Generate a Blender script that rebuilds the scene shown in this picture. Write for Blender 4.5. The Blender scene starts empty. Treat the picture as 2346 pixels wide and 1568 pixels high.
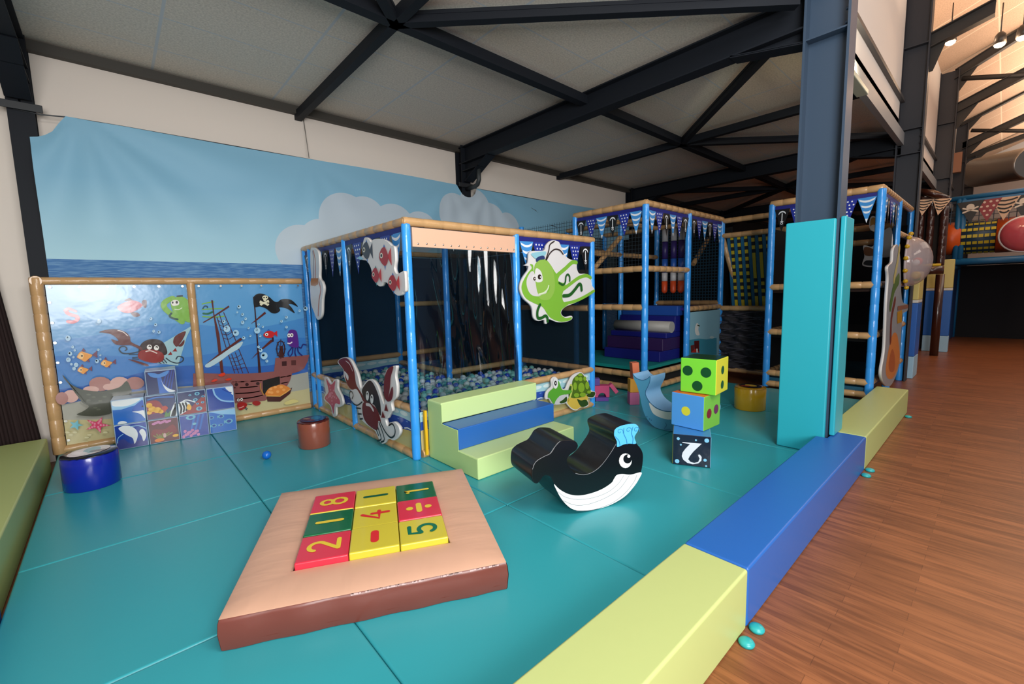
import bpy, bmesh, math, random
from mathutils import Vector, Matrix
random.seed(7)
SC = bpy.context.scene
COL = SC.collection
# ------------------------------------------------------------------ camera
CAM = Vector((-1.83440, -3.29826, 1.4))
FW = Vector((0.6649155, 0.73884529, -0.10952173))
RT = Vector((0.74138559, -0.67067102, -0.02340498))
UP = Vector((0.09074572, 0.0656355, 0.99370881))
FPX = 1012.6764
cam_d = bpy.data.cameras.new('camera')
cam_o = bpy.data.objects.new('camera', cam_d)
COL.objects.link(cam_o)
cam_d.sensor_width = 36.0
cam_d.sensor_fit = 'HORIZONTAL'
cam_d.lens = FPX / 2346 * 36
cam_d.clip_start = 0.05
cam_d.clip_end = 200
M = Matrix((RT, UP, -FW)).transposed().to_4x4()
M.translation = CAM
cam_o.matrix_world = M
SC.camera = cam_o
# ------------------------------------------------------------------ light
SC.view_settings.view_transform = 'Standard'
SC.view_settings.look = 'None'
SC.view_settings.gamma = 1
SC.view_settings.use_curve_mapping = False
SC.view_settings.exposure = -0.42
wd = bpy.data.worlds.new('world')
SC.world = wd
wd.use_nodes = True
wd.node_tree.nodes['Background'].inputs[0].default_value = (0.93, 0.96, 1.0, 1)
wd.node_tree.nodes['Background'].inputs[1].default_value = 0.2


def area(name, loc, aim, sx, sy, power, colr=(1, 1, 1)):
    l = bpy.data.lights.new(name, 'AREA')
    l.shape = 'RECTANGLE'
    l.size = sx
    l.size_y = sy
    l.energy = power
    l.color = colr
    o = bpy.data.objects.new(name, l)
    COL.objects.link(o)
    o.location = loc
    o.rotation_euler = (Vector(aim) - Vector(loc)).to_track_quat('-Z', 'Y').to_euler()
    return o


area('bounce_fill', (-0.6, -4.4, 4.0), (0.6, 0.3, 0.2), 2.4, 1.6, 215, (1, 0.985, 0.96))  # added area light above the camera, in place of bounced flash
area('key_light', (-2.5, -5.5, 1.9), (1.9, 1.5, 2.7), 2.6, 1.8, 370, (1, 0.985, 0.96))  # soft key light added behind the camera, not an actual window
area('daylight_window_rear', (-1.7, -9.5, 2.0), (-1.7, 2.0, 1.6), 1.6, 1.4, 75, (0.95, 0.98, 1))
area('hall_roof_fill', (10.5, -4.6, 5.0), (10.5, -4.8, 8.0), 9.0, 1.4, 520, (1, 0.74, 0.54))  # unseen fill aimed up at the hall roof, standing in for lamps
area('hall_roof_fill_far', (18.5, -4.6, 5.2), (18.5, -4.8, 9.0), 8.0, 1.4, 420, (1, 0.76, 0.58))  # second fill added to brighten the far end of the hall roof
area('clerestory_fill', (5.0, -6.8, 4.6), (5.0, -2.0, 4.9), 4.0, 1.0, 110, (1, 0.84, 0.72))  # fill added to brighten the pale clerestory wall
area('hall_floor_fill', (11, -5.0, 4.2), (11, -4.0, 0), 6.0, 1.5, 70, (1, 0.85, 0.7))  # added downward fill over the hall, standing in for lamps


# ------------------------------------------------------------------ helpers
def ray(px, py):
    return FW + RT * ((px - 1173) / FPX) - UP * ((py - 784) / FPX)


def at(px, py, ax, val):
    d = ray(px, py)
    i = 'xyz'.index(ax)
    return CAM + d * ((val - CAM[i]) / d[i])


def atp(px, py, p0, n):
    d = ray(px, py)
    return CAM + d * ((Vector(p0) - CAM).dot(n) / d.dot(n))


def lin(h):
    h = h.lstrip('#')
    out = []
    for i in (0, 2, 4):
        c = int(h[i:i + 2], 16) / 255
        out.append(c / 12.92 if c <= 0.04045 else ((c + 0.055) / 1.055) ** 2.4)
    return (*out, 1)


MATS = {}


def mat(h, rough=0.4, bump=0.0, bscale=8.0, metal=0.0, spec=0.5, coat=0.0, var=0.0):
    key = (h, rough, bump, bscale, metal, spec, coat, var)
    if key in MATS:
        return MATS[key]
    m = bpy.data.materials.new('paint_' + h)
    m.use_nodes = True
    nt = m.node_tree
    b = nt.nodes['Principled BSDF']
    b.inputs['Base Color'].default_value = lin(h)
    b.inputs['Roughness'].default_value = rough
    b.inputs['Metallic'].default_value = metal
    b.inputs['Specular IOR Level'].default_value = spec
    b.inputs['Coat Weight'].default_value = coat
    b.inputs['Coat Roughness'].default_value = 0.08
    if bump or var:
        tc = nt.nodes.new('ShaderNodeTexCoord')
        nz = nt.nodes.new('ShaderNodeTexNoise')
        nz.inputs['Scale'].default_value = bscale
        nz.inputs['Detail'].default_value = 3
        nt.links.new(tc.outputs['Object'], nz.inputs['Vector'])
        if bump:
            bp = nt.nodes.new('ShaderNodeBump')
            bp.inputs['Strength'].default_value = bump
            bp.inputs['Distance'].default_value = 0.03
            nt.links.new(nz.outputs['Fac'], bp.inputs['Height'])
            nt.links.new(bp.outputs['Normal'], b.inputs['Normal'])
            nt.links.new(bp.outputs['Normal'], b.inputs['Coat Normal'])
        if var:
            hs = nt.nodes.new('ShaderNodeHueSaturation')
            hs.inputs['Color'].default_value = lin(h)
            mr = nt.nodes.new('ShaderNodeMapRange')
            mr.inputs['To Min'].default_value = 1 - var
            mr.inputs['To Max'].default_value = 1 + var
            nt.links.new(nz.outputs['Fac'], mr.inputs['Value'])
            nt.links.new(mr.outputs['Result'], hs.inputs['Value'])
            nt.links.new(hs.outputs['Color'], b.inputs['Base Color'])
    MATS[key] = m
    return m


def emat(h, strength):
    key = (h, 'emit', strength)
    if key not in MATS:
        m = bpy.data.materials.new('lamp_' + h)
        m.use_nodes = True
        b = m.node_tree.nodes['Principled BSDF']
        b.inputs['Base Color'].default_value = lin(h)
        b.inputs['Emission Color'].default_value = lin(h)
        b.inputs['Emission Strength'].default_value = strength
        MATS[key] = m
    return MATS[key]


def netmat(h, cell=0.04, wire=0.3, axes='xz'):
    key = (h, 'net', cell, wire, axes)
    if key in MATS:
        return MATS[key]
    m = bpy.data.materials.new('netting_' + h)
    m.use_nodes = True
    nt = m.node_tree
    b = nt.nodes['Principled BSDF']
    b.inputs['Base Color'].default_value = lin(h)
    b.inputs['Roughness'].default_value = 0.8
    if cell < 0.045:
        # fine mesh: the threads are thinner than anything the eye resolves, only their coverage shows
        b.inputs['Alpha'].default_value = 1 - (1 - wire) ** 2
        b.inputs['Specular IOR Level'].default_value = 0.0
        MATS[key] = m
        return m
    tc = nt.nodes.new('ShaderNodeTexCoord')
    sp = nt.nodes.new('ShaderNodeSeparateXYZ')
    nt.links.new(tc.outputs['Object'], sp.inputs[0])
    prev = None
    for a in axes:
        md = nt.nodes.new('ShaderNodeMath')
        md.operation = 'PINGPONG'
        md.inputs[1].default_value = cell / 2
        nt.links.new(sp.outputs[a.upper()], md.inputs[0])
        lt = nt.nodes.new('ShaderNodeMath')
        lt.operation = 'LESS_THAN'
        lt.inputs[1].default_value = cell / 2 * wire
        nt.links.new(md.outputs[0], lt.inputs[0])
        if prev is None:
            prev = lt
        else:
            mx = nt.nodes.new('ShaderNodeMath')
            mx.operation = 'MAXIMUM'
            nt.links.new(prev.outputs[0], mx.inputs[0])
            nt.links.new(lt.outputs[0], mx.inputs[1])
            prev = mx
    nt.links.new(prev.outputs[0], b.inputs['Alpha'])
    MATS[key] = m
    return m


def clearmat(h='dcecf4', tint=0.96, bump=0.035, rough=0.05):
    key = (h, 'clear', tint, bump)
    if key in MATS:
        return MATS[key]
    m = bpy.data.materials.new('clear_vinyl_' + h)
    m.use_nodes = True
    nt = m.node_tree
    nt.nodes.remove(nt.nodes['Principled BSDF'])
    out = nt.nodes['Material Output']
    tr = nt.nodes.new('ShaderNodeBsdfTransparent')
    c = lin(h)
    tr.inputs[0].default_value = (c[0] * tint, c[1] * tint, c[2] * tint, 1)
    gl = nt.nodes.new('ShaderNodeBsdfGlossy')
    gl.inputs['Roughness'].default_value = rough
    gl.inputs[0].default_value = (1, 1, 1, 1)
    fr = nt.nodes.new('ShaderNodeFresnel')
    fr.inputs[0].default_value = 1.55
    nz = nt.nodes.new('ShaderNodeTexNoise')
    nz.inputs['Scale'].default_value = 4.5
    nz.inputs['Detail'].default_value = 1
    tc = nt.nodes.new('ShaderNodeTexCoord')
    mp = nt.nodes.new('ShaderNodeMapping')
    mp.inputs['Scale'].default_value = (1.5, 1.5, 0.6)
    nt.links.new(tc.outputs['Object'], mp.inputs[0])
    nt.links.new(mp.outputs[0], nz.inputs['Vector'])
    bp = nt.nodes.new('ShaderNodeBump')
    bp.inputs['Strength'].default_value = bump
    bp.inputs['Distance'].default_value = 0.08
    nt.links.new(nz.outputs['Fac'], bp.inputs['Height'])
    nt.links.new(bp.outputs[0], gl.inputs['Normal'])
    nt.links.new(bp.outputs[0], fr.inputs['Normal'])
    mx = nt.nodes.new('ShaderNodeMixShader')
    nt.links.new(fr.outputs[0], mx.inputs[0])
    nt.links.new(tr.outputs[0], mx.inputs[1])
    nt.links.new(gl.outputs[0], mx.inputs[2])
    nt.links.new(mx.outputs[0], out.inputs[0])
    MATS[key] = m
    return m


def smooth(pts, n=6, closed=True):
    """Catmull-Rom curve through 2D/3D points"""
    P = [Vector(p) for p in pts]
    N = len(P)
    out = []
    rng = range(N) if closed else range(N - 1)
    for i in rng:
        if closed:
            a, b, c, d = P[(i - 1) % N], P[i], P[(i + 1) % N], P[(i + 2) % N]
        else:
            a, b, c, d = P[max(i - 1, 0)], P[i], P[i + 1], P[min(i + 2, N - 1)]
        for k in range(n):
            t = k / n
            out.append(0.5 * ((2 * b) + (c - a) * t + (2 * a - 5 * b + 4 * c - d) * t * t + (3 * b - a - 3 * c + d) * t ** 3))
    if not closed:
        out.append(P[-1])
    return out


def alphamat(h, a):
    m = mat(h, 0.08, 0.0, 8, 0.0, 0.6, 0.0, 0.0).copy()
    m.node_tree.nodes['Principled BSDF'].inputs['Alpha'].default_value = a
    return m


class G:
    """collects shapes into one mesh with several materials"""

    def __init__(s):
        s.bm = bmesh.new()
        s.m = []

    def mi(s, m):
        if m not in s.m:
            s.m.append(m)
        return s.m.index(m)

    def face(s, pts, m, smooth_=False):
        vs = [s.bm.verts.new(p) for p in pts]
        f = s.bm.faces.new(vs)
        f.material_index = s.mi(m)
        f.smooth = smooth_
        return f

    def box(s, a, b, m, mx=None):
        x0, y0, z0 = a
        x1, y1, z1 = b
        v = [Vector(p) for p in ((x0, y0, z0), (x1, y0, z0), (x1, y1, z0), (x0, y1, z0), (x0, y0, z1), (x1, y0, z1), (x1, y1, z1), (x0, y1, z1))]
        if mx is not None:
            v = [mx @ p for p in v]
        vs = [s.bm.verts.new(p) for p in v]
        ms = m if isinstance(m, (list, tuple)) else [m] * 6
        for q, mm in zip(((0, 3, 2, 1), (4, 5, 6, 7), (0, 1, 5, 4), (1, 2, 6, 5), (2, 3, 7, 6), (3, 0, 4, 7)), ms):
            s.bm.faces.new([vs[i] for i in q]).material_index = s.mi(mm)
        return s

    def tube(s, pts, r, m, n=12, caps=True):
        P = [Vector(p) for p in pts]
        R = r if isinstance(r, (list, tuple)) else [r] * len(P)
        rings = []
        up = None
        for i, p in enumerate(P):
            d = (P[min(i + 1, len(P) - 1)] - P[max(i - 1, 0)]).normalized()
            if up is None:
                up = Vector((0, 0, 1)) if abs(d.z) < 0.9 else Vector((1, 0, 0))
            e1 = d.cross(up).normalized()
            e2 = e1.cross(d)
            up = e2
            rings.append([s.bm.verts.new(p + (e1 * math.cos(2 * math.pi * k / n) + e2 * math.sin(2 * math.pi * k / n)) * R[i]) for k in range(n)])
        idx = s.mi(m)
        for a, b in zip(rings, rings[1:]):
            for k in range(n):
                f = s.bm.faces.new((a[k], b[k], b[(k + 1) % n], a[(k + 1) % n]))
                f.material_index = idx
                f.smooth = True
        if caps:
            for rg, rev in ((rings[0], False), (rings[-1], True)):
                f = s.bm.faces.new(rg[::-1] if rev else rg)
                f.material_index = idx
        return s

    def bamboo(s, p0, p1, r, m, seg=0.16, notch=0.9, n=14):
        """padded pipe with ring creases"""
        p0, p1 = Vector(p0), Vector(p1)
        L = (p1 - p0).length
        k = max(1, round(L / seg))
        pts, R = [p0], [r * notch]
        for i in range(k):
            for t, q in ((0.05, 1.0), (0.5, 1.015), (0.95, 1.0), (1.0, notch)):
                pts.append(p0.lerp(p1, (i + t) / k))
                R.append(r * q)
        return s.tube(pts, R, m, n)

    def lathe(s, prof, m, c=(0, 0, 0), n=32, closed=True):
        c = Vector(c)
        rings = []
        ms = m if isinstance(m, list) else [m] * (len(prof) - 1)
        for r, z in prof:
            rings.append([s.bm.verts.new(c + Vector((r * math.cos(2 * math.pi * k / n), r * math.sin(2 * math.pi * k / n), z))) for k in range(n)])
        for i, (a, b) in enumerate(zip(rings, rings[1:])):
            for k in range(n):
                f = s.bm.faces.new((a[k], a[(k + 1) % n], b[(k + 1) % n], b[k]))
                f.material_index = s.mi(ms[i])
                f.smooth = True
        if closed:
            f = s.bm.faces.new(rings[0][::-1])
            f.material_index = s.mi(ms[0])
            f = s.bm.faces.new(rings[-1])
            f.material_index = s.mi(ms[-1])
        return s

    def ball(s, c, r, m, sub=2, sc=(1, 1, 1)):
        mx = Matrix.Translation(Vector(c)) @ Matrix.Diagonal((sc[0], sc[1], sc[2], 1))
        res = bmesh.ops.create_icosphere(s.bm, subdivisions=sub, radius=r, matrix=mx)
        i = s.mi(m)
        for v in res['verts']:
            for f in v.link_faces:
                f.material_index = i
                f.smooth = True
        return s

    def prism(s, front, depth, mf, ms, mb=None):
        """front: list of 3D points (an outline), extruded along vector depth"""
        F = [Vector(p) for p in front]
        n = Vector((0, 0, 0))
        for i in range(len(F)):
            n += F[i].cross(F[(i + 1) % len(F)])
        if n.dot(depth) > 0:
            F = F[::-1]
        a = [s.bm.verts.new(p) for p in F]
        b = [s.bm.verts.new(p + depth) for p in F]
        s.bm.faces.new(a).material_index = s.mi(mf)
        s.bm.faces.new(b[::-1]).material_index = s.mi(mb or ms)
        k = len(F)
        for i in range(k):
            f = s.bm.faces.new((a[(i + 1) % k], a[i], b[i], b[(i + 1) % k]))
            f.material_index = s.mi(ms)
            f.smooth = True
        return s

    def strip(s, pts, w, nrm, m, caps=True):
        """flat ribbon of width w along 3D pts lying in the plane with normal nrm"""
        P = [Vector(p) for p in pts]
        W_ = w if isinstance(w, (list, tuple)) else [w] * len(P)
        nrm = Vector(nrm).normalized()
        L, R = [], []
        for i, p in enumerate(P):
            d = (P[min(i + 1, len(P) - 1)] - P[max(i - 1, 0)])
            if d.length < 1e-9:
                continue
            e = nrm.cross(d.normalized())
            L.append(p + e * W_[i] / 2)
            R.append(p - e * W_[i] / 2)
        vl = [s.bm.verts.new(p) for p in L]
        vr = [s.bm.verts.new(p) for p in R]
        idx = s.mi(m)
        for i in range(len(vl) - 1):
            s.bm.faces.new((vl[i], vl[i + 1], vr[i + 1], vr[i])).material_index = idx
        if caps:
            for p, w2 in ((P[0], W_[0]), (P[-1], W_[-1])):
                s.disc(p + nrm * 0.00025, w2 / 2, nrm, m, 12)
        return s

    def disc(s, c, r, nrm, m, n=20, ry=None, rot=0.0):
        nrm = Vector(nrm).normalized()
        up = Vector((0, 0, 1)) if abs(nrm.z) < 0.9 else Vector((0, 1, 0))
        e1 = up.cross(nrm).normalized()
        e2 = nrm.cross(e1)
        ry = ry or r
        pts = []
        for k in range(n):
            a = 2 * math.pi * k / n
            x, y = r * math.cos(a), ry * math.sin(a)
            pts.append(Vector(c) + e1 * (x * math.cos(rot) - y * math.sin(rot)) + e2 * (x * math.sin(rot) + y * math.cos(rot)))
        s.face(pts, m)
        return s


WM = {}


def meta(o, label, cat, group=None, kind=None):
    if label:
        o['label'] = label
    if cat:
        o['category'] = cat
    if group:
        o['group'] = group
    if kind:
        o['kind'] = kind
    return o


def thing(name, label, cat, loc=(0, 0, 0), rotz=0.0, group=None, kind=None, mx=None):
    o = bpy.data.objects.new(name, None)
    o.empty_display_size = 0.1
    COL.objects.link(o)
    m = mx if mx is not None else Matrix.Translation(Vector(loc)) @ Matrix.Rotation(rotz, 4, 'Z')
    o.matrix_world = m
    WM[o] = m.copy()
    return meta(o, label, cat, group, kind)


def obj(name, g, parent=None, label=None, cat=None, group=None, kind=None, bevel=0.0, seg=3, local=False, angle=40, origin=True):
    """link the collected shapes as ONE mesh object; world coordinates unless local=True"""
    bm = g.bm
    base = WM[parent] if parent is not None else Matrix.Identity(4)
    if parent is not None:
        if not local:
            bm.transform(base.inverted())
        my = base
    else:
        my = Matrix.Identity(4)
        if origin and len(bm.verts):
            xs = [v.co for v in bm.verts]
            c = Vector(((min(p.x for p in xs) + max(p.x for p in xs)) / 2, (min(p.y for p in xs) + max(p.y for p in xs)) / 2, min(p.z for p in xs)))
            my = Matrix.Translation(c)
            bm.transform(my.inverted())
    me = bpy.data.meshes.new(name)
    bm.to_mesh(me)
    bm.free()
    for m in g.m:
        me.materials.append(m)
    o = bpy.data.objects.new(name, me)
    COL.objects.link(o)
    if parent is not None:
        o.parent = parent
        WM[o] = base.copy()
    else:
        o.matrix_world = my
        WM[o] = my.copy()
    if bevel:
        md = o.modifiers.new('bevel', 'BEVEL')
        md.width = bevel
        md.segments = seg
        md.limit_method = 'ANGLE'
        md.angle_limit = math.radians(angle)
        md.harden_normals = True
        for p in me.polygons:
            p.use_smooth = True
    return meta(o, label, cat, group, kind)


def struct(name, g, bevel=0.0, label=None):
    return obj(name, g, None, label, None, None, 'structure', bevel)


def copy_tree(o, parent=None, mx=None):
    c = o.copy()
    COL.objects.link(c)
    if parent is not None:
        c.parent = parent
    for ch in list(o.children):
        copy_tree(ch, c)
    if mx is not None:
        c.matrix_world = mx
    return c


# ------------------------------------------------------------------ colours
TEAL = mat('339ea9', 0.3, 0.05, 5)
LIME = mat('b7c37e', 0.42, 0.04, 5)
BLUEF = mat('2763b4', 0.38, 0.04, 5)
PADT = mat('2ba8b9', 0.36, 0.06, 6)
BAMB = mat('c59c6c', 0.3, 0.06, 30, coat=0.25, var=0.1)
BPOST = mat('389df4', 0.26, 0.05, 25, coat=0.3)
STEEL = mat('34465a', 0.45, 0.0, 8)
STEELD = mat('191d24', 0.6, spec=0.2)
WHITEP = mat('f0eeec', 0.45)
WALLM = mat('e6dcd2', 0.85, 0.02, 40)
BLACK = mat('0b0c0f', 0.42, 0.05, 9)
NAVY = mat('141a78', 0.5)
SCREW = mat('c9c6c0', 0.25, metal=1.0)
Z_FLOOR = -0.126


# ------------------------------------------------------------------ room
def woodmat():
    m = bpy.data.materials.new('wood_laminate')
    m.use_nodes = True
    nt = m.node_tree
    b = nt.nodes['Principled BSDF']
    tc = nt.nodes.new('ShaderNodeTexCoord')
    mp = nt.nodes.new('ShaderNodeMapping')
    mp.inputs['Rotation'].default_value = (0, 0, math.radians(90))
    nt.links.new(tc.outputs['Object'], mp.inputs[0])
    br = nt.nodes.new('ShaderNodeTexBrick')
    br.offset = 0.37
    br.inputs['Color1'].default_value = lin('9a5f3a')
    br.inputs['Color2'].default_value = lin('804d2e')
    br.inputs['Mortar'].default_value = lin('6f4227')
    br.inputs['Scale'].default_value = 1.0
    br.inputs['Mortar Size'].default_value = 0.0012
    br.inputs['Bias'].default_value = 0.0
    br.inputs['Brick Width'].default_value = 0.62
    br.inputs['Row Height'].default_value = 0.066
    nt.links.new(mp.outputs[0], br.inputs[0])
    nz = nt.nodes.new('ShaderNodeTexNoise')
    nz.inputs['Scale'].default_value = 5
    nz.inputs['Detail'].default_value = 6
    m2 = nt.nodes.new('ShaderNodeMapping')
    m2.inputs['Scale'].default_value = (9, 0.8, 1)
    nt.links.new(tc.outputs['Object'], m2.inputs[0])
    nt.links.new(m2.outputs[0], nz.inputs['Vector'])
    mx = nt.nodes.new('ShaderNodeMix')
    mx.data_type = 'RGBA'
    mx.blend_type = 'MULTIPLY'
    mx.inputs[0].default_value = 0.75
    cr = nt.nodes.new('ShaderNodeValToRGB')
    cr.color_ramp.elements[0].position = 0.33
    cr.color_ramp.elements[0].color = (0.45, 0.4, 0.36, 1)
    cr.color_ramp.elements[1].position = 0.62
    cr.color_ramp.elements[1].color = (1, 1, 1, 1)
    nt.links.new(nz.outputs['Fac'], cr.inputs[0])
    nt.links.new(br.outputs['Color'], mx.inputs[6])
    nt.links.new(cr.outputs[0], mx.inputs[7])
    nt.links.new(mx.outputs[2], b.inputs['Base Color'])
    b.inputs['Roughness'].default_value = 0.38
    return m


def panelmat(name, c, line, sx, sy, ox, oy, lw=0.012):
    m = bpy.data.materials.new(name)
    m.use_nodes = True
    nt = m.node_tree
    b = nt.nodes['Principled BSDF']
    b.inputs['Roughness'].default_value = 0.9
    tc = nt.nodes.new('ShaderNodeTexCoord')
    sp = nt.nodes.new('ShaderNodeSeparateXYZ')
    nt.links.new(tc.outputs['Object'], sp.inputs[0])
    prev = None
    for a, s, o in (('X', sx, ox), ('Y', sy, oy)):
        ad = nt.nodes.new('ShaderNodeMath')
        ad.operation = 'SUBTRACT'
        ad.inputs[1].default_value = o
        nt.links.new(sp.outputs[a], ad.inputs[0])
        pp = nt.nodes.new('ShaderNodeMath')
        pp.operation = 'PINGPONG'
        pp.inputs[1].default_value = s / 2
        nt.links.new(ad.outputs[0], pp.inputs[0])
        lt = nt.nodes.new('ShaderNodeMath')
        lt.operation = 'LESS_THAN'
        lt.inputs[1].default_value = lw if a == 'X' else lw * 0.6
        nt.links.new(pp.outputs[0], lt.inputs[0])
        if prev is None:
            prev = lt
        else:
            mm = nt.nodes.new('ShaderNodeMath')
            mm.operation = 'MAXIMUM'
            nt.links.new(prev.outputs[0], mm.inputs[0])
            nt.links.new(lt.outputs[0], mm.inputs[1])
            prev = mm
    nz = nt.nodes.new('ShaderNodeTexNoise')
    nz.inputs['Scale'].default_value = 60
    nz.inputs['Detail'].default_value = 4
    nt.links.new(tc.outputs['Object'], nz.inputs['Vector'])
    cr = nt.nodes.new('ShaderNodeValToRGB')
    k = lin(c)
    cr.color_ramp.elements[0].position = 0.3
    cr.color_ramp.elements[0].color = (k[0] * 0.8, k[1] * 0.8, k[2] * 0.8, 1)
    cr.color_ramp.elements[1].position = 0.7
    cr.color_ramp.elements[1].color = (k[0] * 1.1, k[1] * 1.1, k[2] * 1.1, 1)
    nt.links.new(nz.outputs['Fac'], cr.inputs[0])
    mx = nt.nodes.new('ShaderNodeMix')
    mx.data_type = 'RGBA'
    nt.links.new(prev.outputs[0], mx.inputs[0])
    nt.links.new(cr.outputs[0], mx.inputs[6])
    mx.inputs[7].default_value = lin(line)
    nt.links.new(mx.outputs[2], b.inputs['Base Color'])
    return m


XF = [-2.27, 2.59, 7.42, 12.28, 17.14, 22.0]
WY = 2.80
CEIL = 3.785
g = G()
g.face([(-9, -14, Z_FLOOR), (26, -14, Z_FLOOR), (26, WY, Z_FLOOR), (-9, WY, Z_FLOOR)], woodmat())
obj('floor', g, None, None, None, None, 'structure', origin=False)
g = G()
g.box((-5, -2.05, CEIL), (24, WY + 0.2, CEIL + 0.12), panelmat('acoustic_tiles', 'dcd4c8', 'c4cacf', 1.13, 0.62, -1.3, 2.24))
obj('ceiling', g, None, None, None, None, 'structure', origin=False)
g = G()
g.box((-5, WY, Z_FLOOR), (7.42, WY + 0.2, CEIL), WALLM)
struct('wall_back', g)
g = G()
g.box((7.42, WY, Z_FLOOR), (24, WY + 0.2, CEIL), mat('2a2827', 0.9))
struct('wall_back', g)
g = G()
g.box((24, -14, Z_FLOOR), (24.2, WY + 0.2, 9.5), mat('cfd0d2', 0.9))
struct('wall_end', g)
g = G()
g.box((-3.15, 0.9, Z_FLOOR), (-2.95, WY, CEIL), WALLM)
struct('shade_wall_left', g)  # unseen wall added to shade the left corner
g = G()
ROOFM = panelmat('hall_roof_panels', 'c9ad95', 'dccbb4', 1.2, 1.2, 0.3, -2.9, 0.02)
sl = 0.42
g.face([(-2, -1.97, 6.0), (24, -1.97, 6.0), (24, -10, 6.02 + 7.8 * sl), (-2, -10, 6.02 + 7.8 * sl)], ROOFM)
obj('ceiling_hall', g, None, None, None, None, 'structure', origin=False)
g = G()
g.box((-2.2, -2.05, CEIL - 0.02), (24, -1.97, 6.1), mat('e6e0da', 0.8))
struct('wall_clerestory', g)


def ibeam(g, p0, p1, depth_v, w_v, m, tf=0.014, tw=0.012):
    """I section swept from p0 to p1; depth_v and w_v are full size vectors"""
    p0, p1, d, w = Vector(p0), Vector(p1), Vector(depth_v), Vector(w_v)
    du, wu = d.normalized(), w.normalized()

    def slab(c0, c1, a, b):
        v = []
        for c in (c0, c1):
            for s, t in ((-1, -1), (1, -1), (1, 1), (-1, 1)):
                v.append(g.bm.verts.new(c + a * s / 2 + b * t / 2))
        for q in ((0, 1, 2, 3), (7, 6, 5, 4), (0, 4, 5, 1), (1, 5, 6, 2), (2, 6, 7, 3), (3, 7, 4, 0)):
            g.bm.faces.new([v[i] for i in q]).material_index = g.mi(m)
    for s in (-1, 1):
        o = d / 2 * s - du * tf / 2 * s
        slab(p0 + o, p1 + o, du * tf, w)
    slab(p0, p1, d - du * 2 * tf, wu * tw)


for i, X in enumerate(XF):
    # lean-to rafter with its wall post and haunches
    g = G()
    ibeam(g, (X, 2.7, 3.605), (X, -2.09, 3.605), (0, 0, 0.26), (0.16, 0, 0), STEELD)
    ibeam(g, (X, 2.712, Z_FLOOR), (X, 2.712, 3.76), (0, 0.165, 0), (0.17, 0, 0), STEELD)
    pr = [(X - 0.006, 2.64, 3.49), (X - 0.006, 2.0, 3.49), (X - 0.006, 2.22, 3.36), (X - 0.006, 2.53, 3.2), (X - 0.006, 2.64, 3.18)]
    g.prism(pr, Vector((0.012, 0, 0)), STEELD, STEELD)
    for q0, q1 in (((X, 2.0, 3.47), (X, 2.23, 3.355)), ((X, 2.22, 3.36), (X, 2.56, 3.19))):
        ibeam(g, q0, q1, (0, 0.008, 0.010), (0.165, 0, 0), STEELD, tf=0.005)
    g.box((X - 0.08, 2.3, 3.35), (X + 0.08, 2.62, 3.362), STEELD)
    pr = [(X - 0.006, -1.5, 3.49), (X - 0.006, -2.09, 3.49), (X - 0.006, -2.09, 3.36), (X - 0.006, -2.05, 3.36)]
    g.prism(pr, Vector((0.012, 0, 0)), STEELD, STEELD)
    ibeam(g, (X, -1.5, 3.475), (X, -2.09, 3.36), (0, 0, 0.02), (0.16, 0, 0), STEELD, tf=0.008)
    struct('steel_rafter', g)
    if i == 0:
        continue
    g = G()
    yo = {1: -2.235, 2: -2.19, 3: -2.2, 4: -2.15, 5: -2.15}[i]
    m = STEEL if i == 1 else mat('292d36', 0.55)
    ibeam(g, (X, yo, Z_FLOOR), (X, yo, 6.0), (0, 0.31, 0), (0.2, 0, 0), m, tf=0.018)
    for z in (3.36, 3.72, 4.9):
        g.box((X - 0.09, yo - 0.137, z), (X + 0.09, yo + 0.137, z + 0.012), m)
    for z in (3.4, 3.5, 3.6, 3.7):
        for dx in (-0.06, 0.06):
            g.tube([(X + dx, yo - 0.137, z), (X + dx, yo - 0.115, z)], 0.012, m, 6)
    struct('steel_column', g)

for X in (0.12, 4.98, 9.85, 14.7):
    g = G()
    g.box((X - 0.04, -2.1, 3.62), (X + 0.04, 2.80, 3.72), STEELD)
    struct('ceiling_beam', g)
    for x2 in (X - 2.33, X + 2.33):
        g = G()
        a, b = Vector((X, 0.22, 3.665)), Vector((x2, -2.04, 3.665))
        d = (b - a).normalized()
        w = d.cross(Vector((0, 0, 1))) * 0.08
        ibeam(g, a, b, (0, 0, 0.09), w, STEELD, tf=0.03, tw=0.07)
        struct('ceiling_brace', g)
    if X > 9:
        for x2 in (X - 2.33, X + 2.33):
            g = G()
            a, b = Vector((X, 0.22, 3.66)), Vector((x2, 2.5, 3.66))
            w = (b - a).normalized().cross(Vector((0, 0, 1))) * 0.08
            ibeam(g, a, b, (0, 0, 0.09), w, STEELD, tf=0.03, tw=0.07)
            struct('ceiling_brace', g)
g = G()
g.box((-5, 0.17, 3.62), (24, 0.27, 3.72), STEELD)
struct('ceiling_beam', g)
g = G()
g.box((-5, 2.72, 3.68), (24, 2.80, 3.77), mat('3c3934', 0.6))
struct('eaves_beam', g)
# clerestory rails
for z0, z1, y0 in ((3.52, 3.70, -2.12), (4.15, 4.2, -2.1)):
    g = G()
    g.box((2.7, y0, z0), (24, -2.052, z1), mat('8b8f93', 0.5) if z0 < 4 else mat('4a4a4c', 0.5))
    struct('wall_rail', g)
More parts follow.
